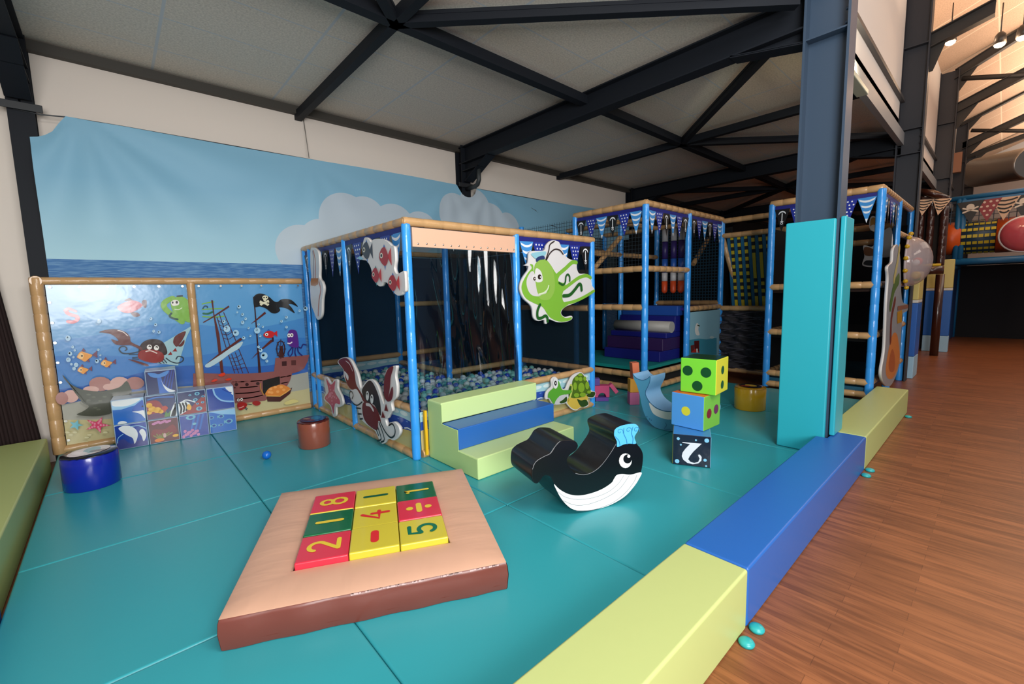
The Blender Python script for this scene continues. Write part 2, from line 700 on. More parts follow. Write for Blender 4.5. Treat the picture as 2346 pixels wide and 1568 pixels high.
# hall rafters and ties
for X, a, b in ((7.42, (2131, 96), (2240, 38)), (12.28, (2188, 172), (2346, 72)), (12.28, (2190, 250), (2346, 168)), (17.14, (2200, 284), (2346, 206)), (17.14, (2205, 335), (2346, 270)), (22, (2212, 362), (2346, 312))):
    p, q = at(*a, 'x', X), at(*b, 'x', X)
    q = p + (q - p) * 1.35
    g = G()
    dz = 0.2 if X < 20 else 0.16
    ibeam(g, p, q, Vector((0, 0, dz)), (0.14, 0, 0), mat('2e2c2b', 0.6))
    pr = [p + Vector((0, 0.0, -0.1)), p.lerp(q, 0.28) + Vector((0, 0, -0.09)), p + Vector((0, -0.05, -0.42)), p + Vector((0, 0.05, -0.42))]
    g.prism(pr, Vector((0.012, 0, 0)), mat('2e2c2b', 0.6), mat('2e2c2b', 0.6))
    struct('hall_rafter', g)
for X, a, b in ((12.28, (2205, 180), (2346, 172)), (17.14, (2225, 299), (2346, 300))):
    p, q = at(*a, 'x', X), at(*b, 'x', X)
    g = G()
    g.tube([p, p + (q - p) * 1.3], 0.05, mat('2e2c2b', 0.6), 8)
    struct('tie_beam', g)
# lamps
LAMPS = [((2177, 101), 'leftmost of three round ceiling spotlights glowing under the hall roof'),
         ((2290, 106), 'middle one of three round ceiling spotlights glowing under the hall roof'),
         ((2342, 90), 'rightmost of three ceiling spotlights, cut by the photo edge')]
for (px, lab) in LAMPS:
    c = at(*px, 'x', 8.6)
    t = thing('spotlight', lab, 'lamp', c, group='ceiling spotlights')
    g = G()
    g.lathe([(0.03, 0.2), (0.06, 0.16), (0.075, 0.03), (0.07, 0.03)], mat('3a3532', 0.4), n=20)
    g.tube([(0, 0, 0.19), (0, 0, 0.62)], 0.008, mat('3a3532', 0.4), 6)
    obj('housing', g, t, local=True)
    g = G()
    g.ball((0, 0, 0.03), 0.066, emat('ffd9a8', 30), 2, (1, 1, 0.75))
    obj('bulb', g, t, local=True)
    l = bpy.data.lights.new('spotlight_glow', 'POINT')
    l.energy = 22
    l.color = (1, 0.66, 0.42)
    l.shadow_soft_size = 0.08
    lo = bpy.data.objects.new('spotlight_glow', l)
    COL.objects.link(lo)
    lo.parent = t
    lo.location = (0, 0, -0.12)
t = thing('strip_light', 'lit fluorescent strip lamp on the pale wall behind the steel column', 'lamp', at(1982, 203, 'y', -2.2))
g = G()
g.box((-0.75, -0.02, -0.05), (0.06, 0.081, 0.0), mat('b9c2ae', 0.4))
obj('housing', g, t, local=True, bevel=0.008)
g = G()
g.tube([(-0.7, 0.03, 0.026), (0.02, 0.03, 0.026)], 0.025, emat('ffe6b8', 14), 12)
obj('tube', g, t, local=True)
l = bpy.data.lights.new('strip_glow', 'AREA')
l.shape = 'RECTANGLE'
l.size = 0.5
l.size_y = 0.05
l.energy = 24
l.color = (1, 0.86, 0.62)
lo = bpy.data.objects.new('strip_glow', l)
COL.objects.link(lo)
lo.parent = t
lo.location = (-0.3, 0.02, 0.075)
lo.rotation_euler = (math.radians(165), 0, 0)

# mural hanging on a cable in front of the wall
MY = 2.615


def muralmat():
    m = bpy.data.materials.new('printed_sky_sheet')
    m.use_nodes = True
    nt = m.node_tree
    b = nt.nodes['Principled BSDF']
    b.inputs['Roughness'].default_value = 0.6
    tc = nt.nodes.new('ShaderNodeTexCoord')
    sp = nt.nodes.new('ShaderNodeSeparateXYZ')
    nt.links.new(tc.outputs['Object'], sp.inputs[0])

    def mth(op, a, bb=None, c=None):
        n = nt.nodes.new('ShaderNodeMath')
        n.operation = op
        for i, v in enumerate((a, bb, c)):
            if v is None:
                continue
            if isinstance(v, (int, float)):
                n.inputs[i].default_value = v
            else:
                nt.links.new(v, n.inputs[i])
        return n.outputs[0]
    cr = nt.nodes.new('ShaderNodeValToRGB')
    mr = mth('MULTIPLY_ADD', sp.outputs['Z'], 1 / 1.4, -1.82 / 1.4)
    nt.links.new(mr, cr.inputs[0])
    e = cr.color_ramp.elements
    e[0].color = lin('a9d3e2')
    e[0].position = 0
    e[1].color = lin('82b6d2')
    e[1].position = 0.55
    prev = None
    for px, py, r in ((735, 545, 0.27), (790, 500, 0.36), (835, 492, 0.28), (900, 520, 0.36), (690, 565, 0.3), (960, 525, 0.3), (1040, 480, 0.3), (1085, 470, 0.32), (1120, 505, 0.34), (1160, 520, 0.3), (780, 560, 0.4)):
        p = at(px, py + 8, 'y', MY)
        dx = mth('SUBTRACT', sp.outputs['X'], p.x)
        dz = mth('SUBTRACT', sp.outputs['Z'], p.z)
        d2 = mth('ADD', mth('MULTIPLY', dx, dx), mth('MULTIPLY', dz, dz))
        v = mth('LESS_THAN', d2, r * r)
        prev = v if prev is None else mth('MAXIMUM', prev, v)
    mx = nt.nodes.new('ShaderNodeMix')
    mx.data_type = 'RGBA'
    nt.links.new(mth('MULTIPLY', prev, 0.7), mx.inputs[0])
    nt.links.new(cr.outputs[0], mx.inputs[6])
    mx.inputs[7].default_value = lin('c6ccd4')
    sea = nt.nodes.new('ShaderNodeTexNoise')
    mpp = nt.nodes.new('ShaderNodeMapping')
    mpp.inputs['Scale'].default_value = (1.5, 1, 18)
    nt.links.new(tc.outputs['Object'], mpp.inputs[0])
    nt.links.new(mpp.outputs[0], sea.inputs['Vector'])
    cs = nt.nodes.new('ShaderNodeValToRGB')
    cs.color_ramp.elements[0].color = lin('2f6ca8')
    cs.color_ramp.elements[1].color = lin('6d9cc4')
    cs.color_ramp.elements[0].position = 0.42
    cs.color_ramp.elements[1].position = 0.75
    nt.links.new(sea.outputs['Fac'], cs.inputs[0])
    m2 = nt.nodes.new('ShaderNodeMix')
    m2.data_type = 'RGBA'
    nt.links.new(mth('LESS_THAN', sp.outputs['Z'], 1.815), m2.inputs[0])
    nt.links.new(mx.outputs[2], m2.inputs[6])
    nt.links.new(cs.outputs[0], m2.inputs[7])
    nt.links.new(m2.outputs[2], b.inputs['Base Color'])
    return m


mural = thing('sky_mural', 'large blue cloth backdrop printed with sky, clouds and sea, hung along the wall', 'backdrop', (1.5, MY, 0.2))
g = G()
NX, NZ = 190, 70
x0m, x1m = at(80, 400, 'y', MY).x, 7.2
zt = at(700, 363, 'y', MY).z
MM = muralmat()
grid = []
for j in range(NZ + 1):
    row = []
    for i in range(NX + 1):
        x = x0m + (x1m - x0m) * i / NX
        top = zt - 0.012 * math.sin((x - x0m) * 1.3)
        # rounded notches cut out for the roof posts
        for cx, rr in ((x0m - 0.03, 0.24), (2.59, 0.17)):
            d = abs(x - cx)
            if d < rr:
                top = min(top, zt - math.sqrt(rr * rr - d * d))
        z = 0.2 + (top - 0.2) * j / NZ
        # drape folds that fan out from the hanging points
        y = MY
        for ax, az, amp in ((-1.9, zt + 0.05, 0.062), (2.2, zt, 0.022), (2.98, zt, 0.034), (0.15, zt, 0.014)):
            dx, dz = x - ax, max(az - z, 0.001)
            r = math.hypot(dx, dz)
            an = math.atan2(dx, dz)
            y -= amp * (0.6 + 0.6 * math.sin(an * 10 + 0.4 + r * 0.5)) * min(1, r * 1.2) * math.exp(-r * 0.33) * min(1, max(0, (z - 1.62) / 0.45))
        row.append(g.bm.verts.new((x, y, z)))
    grid.append(row)
mi_ = g.mi(MM)
for j in range(NZ):
    for i in range(NX):
        f = g.bm.faces.new((grid[j][i], grid[j][i + 1], grid[j + 1][i + 1], grid[j + 1][i]))
        f.smooth = True
        f.material_index = mi_
sheet = obj('printed_sheet', g, mural)
# keep world-like coordinates for the print
tx = bpy.data.objects.new('print_origin', None)
COL.objects.link(tx)
tx.parent = mural
tx.matrix_parent_inverse = Matrix.Identity(4)
tx.location = (-1.5, -MY, -0.2)
for n in MM.node_tree.nodes:
    if n.bl_idname == 'ShaderNodeTexCoord':
        n.object = tx
for pts in ([(1217, 477), (1228, 483), (1236, 495), (1232, 487)], [(1250, 511), (1262, 516), (1275, 521)]):
    g = G()
    g.strip([at(*p, 'y', MY - 0.035) for p in pts], 0.012, (0, -1, 0), mat('3c3a3c', 0.8))
    obj('printed_gull', g, mural)
g = G()
pp = [at(*p, 'y', MY + 0.01) for p in ((30, 249), (95, 263), (150, 268))] + [Vector((-1.6, MY + 0.01, zt)), Vector((7.35, MY + 0.01, zt))]
g.tube(pp, 0.006, mat('3b3f44', 0.4), 6)
obj('hanging_cable', g, mural)
for X, lab in ((-2.27, 'dark slotted steel bracket clamped on the left wall post'), (2.56, 'dark slotted steel bracket clamped on the wall post above the ball pit')):
    g = G()
    g.box((X - 0.14, 2.582, zt - 0.02), (X + 0.14, 2.60, zt + 0.045), mat('23262a', 0.5))
    obj('cable_bracket', g, None, lab, 'bracket', 'cable brackets', bevel=0.004)
g = G()
g.tube([(2.59, 2.30, 3.36), (2.59, 2.30, 3.17), (2.59, 2.335, 3.11), (2.59, 2.40, 3.09), (2.59, 2.622, 3.09)], 0.035, mat('33383a', 0.5), 12)
obj('drain_pipe', g, None, 'dark bent pipe curling under the roof beam at the wall', 'pipe')
g = G()
p0 = at(694, 264, 'y', 2.78)
p1 = at(708, 362, 'y', 2.64)
g.tube([p0, p1], 0.004, mat('6a6560', 0.5), 6)
obj('support_wire', g, None, 'thin wire hanging from the ceiling beam to the blue backdrop', 'wire')
# curtain in the far left corner
g = G()
cols = []
for i in range(41):
    t_ = i / 40
    cols.append([(-2.93 + (0.50 - 0.085 * (z - 0.1)) * t_, 2.72 + 0.035 * math.sin(i * 1.7) - 0.02 * t_, z) for z in (Z_FLOOR + 0.02, 1.0, 2.5)])
vs = [[g.bm.verts.new(p) for p in c] for c in cols]
cm = mat('241211', 0.85)
for a, b in zip(vs, vs[1:]):
    for k in range(2):
        f = g.bm.faces.new((a[k], b[k], b[k + 1], a[k + 1]))
        f.smooth = True
        f.material_index = g.mi(cm)
obj('curtain', g, None, 'dark brown curtain hanging behind the left foam kerb', 'curtain')

# ------------------------------------------------------------------ padded floor and kerbs
XS = [-2.33, -1.174, 0.004, 1.197, 2.39, 3.58, 4.9]
YS = [-2.318, -1.172, 0.08, 1.327, 2.6]
xn = ['first', 'second', 'third', 'fourth', 'fifth', 'sixth']
yn = ['nearest', 'second', 'third', 'farthest']
for i in range(6):
    for j in range(4):
        a = (XS[i] + 0.001, YS[j] + 0.001, Z_FLOOR + 0.001)
        b = (XS[i + 1] - 0.001, YS[j + 1] - 0.001, 0.0)
        y1 = b[1]
        if XS[i] >= 0 and XS[i + 1] <= 2.4 and YS[j] >= 0:
            continue
        if i == 5 and j == 3:
            continue
        g = G()
        g.box(a, (b[0], y1, b[2]), TEAL)
        obj('floor_mat', g, None, 'teal padded floor tile, %s column from the left kerb, %s row from the camera' % (xn[i], yn[j]), 'floor mat', 'teal floor tiles', bevel=0.012, seg=3)
# kerbs on the right
KZ = 0.16


def kerb(x0, x1, y0, y1, m, lab, z0=Z_FLOOR + 0.001, kz=KZ, seam=True):
    g = G()
    g.box((x0, y0, z0), (x1, y1, kz), m)
    obj('foam_kerb', g, None, lab, 'foam kerb', 'foam kerbs edging the play area', bevel=0.012)


KY0, KY1 = -2.62, -2.322
kerb(-1.6, 0.152, KY0, KY1, LIME, 'lime green foam kerb nearest the camera beside the wood floor')
for x0, x1, nx0, nx1, m, lab in ((0.156, 2.668, 2.43, 2.668, BLUEF, 'long blue foam kerb between two lime ones beside the wood floor'), (2.672, 5.06, 2.672, 2.705, LIME, 'lime green foam kerb beyond the padded column')):
    # notched around the steel column
    pl = [(x0, KY0), (x1, KY0), (x1, KY1), (nx1, KY1), (nx1, -2.40), (nx0, -2.40)]
    if nx0 != x0:
        pl = [(x0, KY0), (x1, KY0), (x1, -2.40), (nx0, -2.40), (nx0, KY1), (x0, KY1)]
    g = G()
    g.prism([Vector((a, b, KZ)) for a, b in pl], Vector((0, 0, -(KZ - Z_FLOOR - 0.001))), m, m)
    for f in g.bm.faces:
        f.smooth = False
    obj('foam_kerb', g, None, lab, 'foam kerb', 'foam kerbs edging the play area', bevel=0.012)
for p, lab in (((1726, 1436), 'small teal rubber disc at the foot of the blue kerb, near end'), ((1702, 1468), 'small teal rubber disc at the foot of the nearest lime kerb'), ((1978, 1088), 'small teal rubber disc at the foot of the blue kerb, far end'), ((1987, 1076), 'small teal rubber disc at the near foot of the far lime kerb'), ((2074, 954), 'small teal rubber disc at the far end of the far lime kerb')):
    c = at(*p, 'z', Z_FLOOR + 0.01)
    c.y = min(c.y, KY0 - 0.035)
    g = G()
    g.lathe([(0.031, 0.0), (0.033, 0.01), (0.026, 0.019), (0.012, 0.023), (0.003, 0.0235)], mat('2aa3a6', 0.3), (c.x, c.y, Z_FLOOR + 0.001), 20)
    obj('rubber_disc', g, None, lab, 'disc', 'teal discs along the kerb')
# left kerb
kerb(-2.8, -2.375, -0.25, 2.45, LIME, 'lime green foam kerb along the left side by the dark curtain', kz=0.19)
kerb(-2.8, -2.345, -2.4, -0.254, BLUEF, 'blue foam kerb at the left edge in front of the lime one', kz=0.19)


# ------------------------------------------------------------------ drawing helpers for printed and cut-out art
class Art:
    """traces outlines on a flat board: pixel points are cast onto the board's own plane"""

    def __init__(s, g, p0, nrm, step=0.0006):
        s.g, s.p0, s.n, s.step = g, Vector(p0), Vector(nrm).normalized(), step
        s.k = 0
        s.src = (0, 0, 1.0)

    def zoom(s, x0, y0, sc):
        s.src = (x0, y0, sc)
        return s

    def P(s, q):
        x0, y0, sc = s.src
        return atp(x0 + q[0] / sc, y0 + q[1] / sc, s.p0, s.n) + s.n * (s.k * s.step)

    def lay(s):
        s.k += 1

    def poly(s, pts, m, sm=5, lay=True):
        if lay:
            s.lay()
        q = smooth(pts, sm) if sm else [Vector(p) for p in pts]
        s.g.face([s.P(p) for p in q], m)
        return s

    def line(s, pts, w, m, sm=5, lay=True):
        if lay:
            s.lay()
        q = smooth(pts, sm, False) if sm else [Vector(p) for p in pts]
        s.g.strip([s.P(p) for p in q], w, s.n, m)
        return s

    def dot(s, c, rx, m, ry=None, lay=True):
        if lay:
            s.lay()
        ry = ry or rx
        s.g.face([s.P((c[0] + rx * math.cos(2 * math.pi * k / 16), c[1] + ry * math.sin(2 * math.pi * k / 16))) for k in range(16)], m)
        return s


def prt(h):
    return mat(h, 0.22, 0.10, 5, coat=0.3)


def sgn(h):
    return mat(h, 0.35)


# pennants -----------------------------------------------------------
PW, PH = 0.185, 0.30


def pennant_geo(kind):
    g = G()
    F = lambda x, z, k=0: Vector((x, -0.0015 - 0.0004 * k, z))
    back = {'stripe': '3f8fd6', 'dots': '1c2f96', 'anchor': '0c0c10'}[kind]
    g.prism([F(-PW / 2, 0), F(0, -PH), F(PW / 2, 0)], Vector((0, 0.002, 0)), mat(back, 0.35), mat(back, 0.35))
    wm = mat('e9edf2', 0.4)
    if kind == 'stripe':
        for z0 in (-0.012, -0.085, -0.155):
            up, dn = [], []
            for k in range(9):
                t = -1 + k / 4
                hw = PW / 2 * (1 + (z0 - 0.02) / PH) - 0.003
                sag = -0.028 * (1 - t * t) * (hw / PW * 2)
                up.append(F(hw * t, z0 + sag, 1))
                hw2 = PW / 2 * (1 + (z0 - 0.045) / PH) - 0.003
                dn.append(F(hw2 * t, z0 - 0.024 + sag, 1))
            g.face(up + dn[::-1], wm)
        g.face([F(-0.014, -PH + 0.05, 1), F(0, -PH, 1), F(0.014, -PH + 0.05, 1)], wm)
    elif kind == 'dots':
        for r, z in enumerate((-0.025, -0.065, -0.105, -0.145, -0.185, -0.225)):
            hw = PW / 2 * (1 + z / PH) - 0.012
            n = max(1, int(hw * 2 / 0.045 + 0.6))
            for k in range(n):
                x = (k - (n - 1) / 2) * 0.042 + (0.01 if r % 2 else -0.006)
                if abs(x) < hw + 0.004:
                    g.disc(F(x, z, 1), 0.0095, (0, -1, 0), wm, 12)
    else:
        g.strip([F(0, -0.06, 1), F(0, -0.17, 1)], 0.011, (0, -1, 0), wm)
        g.strip([F(0.042 * math.sin(a), -0.075 + 0.042 * math.cos(a), 1.4) for a in [math.radians(-80 + 16 * k) for k in range(11)]], [0.006 + 0.012 * math.sin(math.pi * k / 10) for k in range(11)], (0, -1, 0), wm)
        g.strip([F(-0.016, -0.165, 1.8), F(0.016, -0.165, 1.8)], 0.008, (0, -1, 0), wm)
        g.strip([F(0.013 * math.sin(a), -0.188 + 0.013 * math.cos(a), 2.2) for a in [math.radians(36 * k) for k in range(11)]], 0.007, (0, -1, 0), wm, caps=False)
    bm = g.bm
    me = bpy.data.meshes.new('pennant')
    bm.to_mesh(me)
    bm.free()
    for m in g.m:
        me.materials.append(m)
    return me


PEN = {k: pennant_geo(k) for k in ('stripe', 'dots', 'anchor')}


def bunting(p0, p1, seq, lab, facing, spacing=None, hdr=NAVY, pens=None, size=1.0):
    """navy band along a rail with triangular pennants; facing = outward normal"""
    p0, p1 = Vector(p0), Vector(p1)
    d = (p1 - p0)
    L = d.length
    e = d.normalized()
    nrm = Vector(facing)
    mx = Matrix((e, -nrm, Vector((0, 0, 1)))).transposed().to_4x4()
    mx.translation = p0
    t = thing('bunting', lab, 'bunting', group='pennant bunting', mx=mx)
    g = G()
    g.box((0, -0.003, -0.05), (L, 0.003, 0.0), hdr)
    obj('header_band', g, t, local=True)
    n = len(seq)
    sp = spacing or L / n
    for k, s in enumerate(seq):
        if s is None:
            continue
        o = bpy.data.objects.new('pennant', (pens or PEN)[s])
        COL.objects.link(o)
        o.parent = t
        o.location = (sp * (k + 0.5), -0.004 if k % 2 else -0.006, -0.045)
        o.scale = (size, size, size)
        o.rotation_euler = (0, random.uniform(-0.03, 0.03), random.uniform(-0.05, 0.05))
        WM[o] = WM[t]
    return t


S_, D_, A_ = 'stripe', 'dots', 'anchor'
# ------------------------------------------------------------------ ball pit
PX1, PX2, PY1, PY2 = 1.212, 2.428, 1.262, 2.515
ZT = 2.0
pit = thing('ball_pit', 'ball pit enclosure with blue posts, tan rails, dark netting and clear strip door', 'ball pit', (PX1, PY1, 0))
RP, RR = 0.038, 0.037
for x, y in ((0, 0), (PX1, 0), (PX2, 0), (0, PY1), (0, PY2), (0, 2.32), (PX1, PY1), (PX1, PY2), (PX2, PY1), (PX2, PY2)):
    g = G()
    g.bamboo((x, y, 0.0), (x, y, ZT - 0.02), RP, BPOST, 0.22, 0.96)
    obj('post', g, pit)


def rail(a, b, parent, m=BAMB, r=RR):
    g = G()
    g.bamboo(a, b, r, m, 0.19, 0.92)
    return obj('rail', g, parent)


for a, b in (((-0.03, 0, ZT), (PX2 + 0.03, 0, ZT)), ((0, -0.02, ZT), (0, PY2 + 0.04, ZT)), ((PX2, 0, ZT), (PX2, PY2, ZT)), ((0, PY2, ZT), (PX2, PY2, ZT)),
             ((PX1, 0, 0.46), (PX2, 0, 0.46)), ((0, 0.0, 0.435), (0, PY2, 0.435)), ((PX1, PY1, 0.44), (PX2, PY1, 0.44)), ((PX2, 0, 0.46), (PX2, PY1, 0.46)),
             ((0, PY2, 0.56), (PX2, PY2, 0.56)), ((PX1, PY1, 0.44), (PX1, PY2, 0.44)),
             ((0.05, 0, 0.03), (PX2, 0, 0.03)), ((0, 0, 0.03), (0, PY2, 0.03)), ((PX1, PY2, 1.28), (PX2, PY2, 1.28)), ((PX2, 0.05, 1.2), (PX2, PY1, 1.2))):
    rail(a, b, pit)


def strip_panel(p0, p1, nrm, z0, z1, parent, name='printed_panel'):
    """vinyl band printed with clouds, navy waves and sand"""
    p0, p1, n = Vector(p0), Vector(p1), Vector(nrm)
    L = (p1 - p0).length
    e = (p1 - p0).normalized()
    g = G()
    Q = lambda s, z, k=0: p0 + e * s + Vector((0, 0, z)) + n * (0.0005 * k)
    H = z1 - z0
    g.prism([Q(0, z0), Q(L, z0), Q(L, z1), Q(0, z1)], -n * 0.004, prt('a5d2de'), prt('a5d2de'))
    sand = [Q(0, z0, 1), Q(L, z0, 1)]
    N = max(8, int(L / 0.06))
    zs = lambda s: z0 + H * (0.48 + 0.05 * math.sin(s * 5 + 1))
    zw = lambda s: z0 + H * (0.74 + 0.03 * math.sin(s * 8))
    g.face([Q(L * k / N, zs(L * k / N), 1) for k in range(N, -1, -1)] + sand, prt('c9b87a'))
    g.face([Q(L * k / N, zw(L * k / N), 1.5) for k in range(N + 1)] + [Q(L * k / N, zs(L * k / N), 1.5) for k in range(N, -1, -1)], prt('2a50ac'))
    for k in range(int(L / 0.16)):
        s = 0.08 + k * 0.16
        g.strip([Q(s, zs(s) + 0.012, 2), Q(s + 0.05, zs(s + 0.05) + 0.02, 2), Q(min(s + 0.12, L - 0.01), zs(s + 0.12) + 0.01, 2)], 0.012, n, prt('dbe9f2'))
        g.disc(Q(s + 0.05, zw(s) - 0.02, 2.2), 0.018, n, prt('6f95d6'), 10, 0.005)
        g.disc(Q(s, z1 - H * 0.1, 2), 0.07, n, prt('d9ecee'), 14, 0.02)
    return obj(name, g, parent)


strip_panel((0, PY1 - 0.03, 0), (0, 0.04, 0), (-1, 0, 0), 0.06, 0.40, pit)
strip_panel((0, PY2, 0), (0, PY1 + 0.03, 0), (-1, 0, 0), 0.06, 0.40, pit)
strip_panel((0.05, 0.0, 0), (PX1 - 0.03, 0.0, 0), (0, -1, 0), 0.06, 0.40, pit)
strip_panel((PX1 + 0.03, 0.0, 0), (PX2 - 0.04, 0.0, 0), (0, -1, 0), 0.06, 0.42, pit)
strip_panel((0.05, PY2 - 0.01, 0), (PX1, PY2 - 0.01, 0), (0, -1, 0), 0.12, 0.52, pit)
g = G()
g.box((0.02, 0.02, 0.002), (PX2 - 0.03, PY1, 0.26), mat('1d3f78', 0.6))
g.box((0.02, PY1, 0.002), (PX1 - 0.03, PY2 - 0.03, 0.26), mat('1d3f78', 0.6))
obj('pool_base', g, pit)
NETM = netmat('24405a', 0.03, 0.42, 'xz')
NETY = netmat('18242e', 0.03, 0.72, 'yz')
for a, b, m in (((0.04, PY2 + 0.03, 0.4), (PX2, PY2 + 0.031, ZT - 0.05), NETM), ((PX2 + 0.0, 0.05, 0.45), (PX2 + 0.001, PY1, ZT - 0.05), netmat('18242e', 0.03, 0.45, 'yz')), ((PX2 + 0.0, PY1, 0.05), (PX2 + 0.001, PY2, ZT - 0.05), NETY), ((PX1, PY1 + 0.02, 0.45), (PX2, PY1 + 0.021, ZT - 0.05), netmat('18242e', 0.03, 0.42, 'xz'))):
    g = G()
    g.box(a, b, m)
    obj('safety_net', g, pit)
for x0 in (0.03, PX1 + 0.03):
    g = G()
    g.box((x0, -0.002, 0.48), (x0 + 1.15, 0.0, ZT - 0.06), netmat('18242e', 0.04, 0.1, 'xz')) if x0 > 1 else None
    if x0 > 1:
        obj('safety_net', g, pit)
    else:
        g.bm.free()
for y0, y1 in ((0.04, PY1 - 0.04), (PY1 + 0.04, PY2 - 0.04)):
    g = G()
    g.box((-0.002, y0, 0.46), (0.0, y1, ZT - 0.06), netmat('18242e', 0.03, 0.16, 'yz'))
    obj('safety_net', g, pit)
g = G()
g.box((0.02, 0.02, ZT - 0.012), (PX2 - 0.02, PY2 - 0.02, ZT - 0.01), netmat('18242e', 0.03, 0.2, 'xy'))
obj('roof_net', g, pit)
# clear strip door
door = thing('strip_curtain', 'clear plastic strip curtain hanging in the ball pit doorway from a pink band', 'curtain', (0.62, -0.02, 0.42))
g = G()
g.box((0.04, -0.03, 1.80), (PX1 - 0.035, -0.018, 1.955), mat('e2b498', 0.45, 0.05, 10))
hb = obj('header_band', g, door)
for k in range(14):
    g = G()
    g.ball((0.09 + k * 0.082, -0.031, 1.825 + 0.004 * (k % 2)), 0.009, SCREW, 2, (1, 0.5, 1))
    obj('rivet', g, hb)
CL = clearmat()
for k in range(5):
    x0, x1 = 0.05 + k * 0.222, 0.05 + k * 0.222 + 0.262
    g = G()
    N, MZ = 30, 26
    rows = []
    zb = 0.42 + 0.02 * math.sin(k * 2.1)
    for j in range(MZ + 1):
        z = zb + (1.82 - zb) * j / MZ
        r = []
        for i in range(N + 1):
            u = i / N
            x = x0 + (x1 - x0) * u
            lo = (1 - j / MZ)
            y = -0.012 - 0.004 * (k % 2) + 0.03 * math.sin(u * 5 + k * 1.9 + z * 0.9) * (0.25 + lo) * 0.6 + 0.006 * math.sin(z * 9 + k + u * 7)
            y += 0.03 * lo * math.sin(k * 1.3) + 0.009 * math.sin(u * 17 + k * 2.7 + z * 0.7) * (0.5 + 0.5 * math.sin(z * 3.1 + k))
            r.append(g.bm.verts.new((x + 0.012 * lo * math.sin(k * 2.0 + 1), y, z)))
        rows.append(r)
    i_ = g.mi(CL)
    for a, b in zip(rows, rows[1:]):
        for i in range(N):
            f = g.bm.faces.new((a[i], a[i + 1], b[i + 1], b[i]))
            f.smooth = True
            f.material_index = i_
    obj('plastic_strip', g, door)
g = G()
g.box((0.062, -0.055, 0.03), (0.085, -0.03, 0.42), mat('e8b41c', 0.35))
obj('hinge_strip', g, pit, 'yellow hinge strip')
# bunting on the pit
bunting((PX1 + 0.04, -0.012, 1.965), (PX2 - 0.04, -0.012, 1.965), [S_, D_, A_, S_, D_, A_], 'navy pennant bunting above the green octopus sign on the ball pit', (0, -1, 0))
bunting((-0.012, PY2 - 0.02, 1.965), (-0.012, PY1 + 0.03, 1.965), [A_, D_, S_, A_, D_, S_], 'navy pennant bunting behind the narrow boat-shaped sign on the ball pit', (-1, 0, 0))
bunting((-0.012, PY1 - 0.03, 1.965), (-0.012, 0.04, 1.965), [A_, D_, None, A_, D_, S_], 'navy pennant bunting behind the red fish sign on the ball pit', (-1, 0, 0))

# balls ---------------------------------------------------------------
R_B = 0.036
cand = []
y = 0.05
row = 0
while y < PY2 - 0.04:
    x = 0.05 + (0.035 if row % 2 else 0)
    while x < PX2 - 0.05:
        if y < PY1 - 0.06 or x < PX1 - 0.06:
            bx, by = x + random.uniform(-.012, .012), y + random.uniform(-.012, .012)
            cand.append(Vector((bx, by, 0.335 + random.uniform(-0.012, 0.05))))
        x += 0.071
    y += 0.0615
    row += 1


def shows(p):
    for ax in (0, 1):
        if (p[ax] > 0) != (CAM[ax] > 0):
            t_ = p[ax] / (p[ax] - CAM[ax])
            q = p.lerp(CAM, t_)
            lim = 0.47 if ax == 0 else (0.54 if q.x < 1.22 else 0.5)
            if 0 <= (q.y if ax == 0 else q.x) <= 2.55 and q.z < lim:
                return False
    return True


vis = sorted([p for p in cand if shows(p)], key=lambda p: (p - CAM).length)
rest = [p for p in cand if not shows(p)] + vis[300:]
vis = vis[:300]
BM = [(mat('dfe3e4', 0.35), 'white'), (mat('7cc4bd', 0.35), 'pale teal'), (mat('1a4fc0', 0.3), 'blue'), (mat('2e8f93', 0.35), 'dark teal')]
protos = []
for m, nm in BM:
    g = G()
    g.ball((0, 0, 0), R_B, m, 3)
    me = bpy.data.meshes.new('pit_ball')
    g.bm.to_mesh(me)
    g.bm.free()
    me.materials.append(m)
    protos.append(me)
for p in vis:
    k = random.choices(range(4), (0.42, 0.28, 0.22, 0.08))[0]
    o = bpy.data.objects.new('pit_ball', protos[k])
    COL.objects.link(o)
    o.location = p
    meta(o, BM[k][1] + ' plastic ball lying among the others in the ball pit', 'ball', BM[k][1] + ' balls in the ball pit')
g = G()
for p in rest:
    g.ball(p, R_B, random.choices([b[0] for b in BM], (0.36, 0.3, 0.24, 0.1))[0], 2)
obj('pit_balls', g, None, 'mixed white, teal and blue balls farther back in the ball pit', 'balls', None, 'stuff')

# steps ---------------------------------------------------------------
stp = thing('foam_steps', 'three-step foam stair in lime and blue leading up to the ball pit door', 'steps', (0.65, -0.39, 0))
SX0, SX1 = 0.10, 1.215
g = G()
g.box((SX0, -0.258, 0.346), (SX1, -0.045, 0.515), mat('c6e09a', 0.5, 0.05, 6))
obj('upper_step', g, stp, bevel=0.01)
g = G()
g.box((SX0 + 0.004, -0.49, 0.172), (SX1 - 0.002, -0.256, 0.345), BLUEF)
obj('middle_step', g, stp, 'blue middle step', bevel=0.009)
g = G()
prof = [(-0.045, 0.001), (-0.735, 0.001), (-0.735, 0.171), (-0.488, 0.171), (-0.488, 0.172), (-0.256, 0.172), (-0.256, 0.346), (-0.045, 0.346)]
g.box((SX0, -0.735, 0.001), (SX1, -0.045, 0.171), mat('c6e09a', 0.5, 0.05, 6))
obj('lower_step', g, stp, bevel=0.01)
g = G()
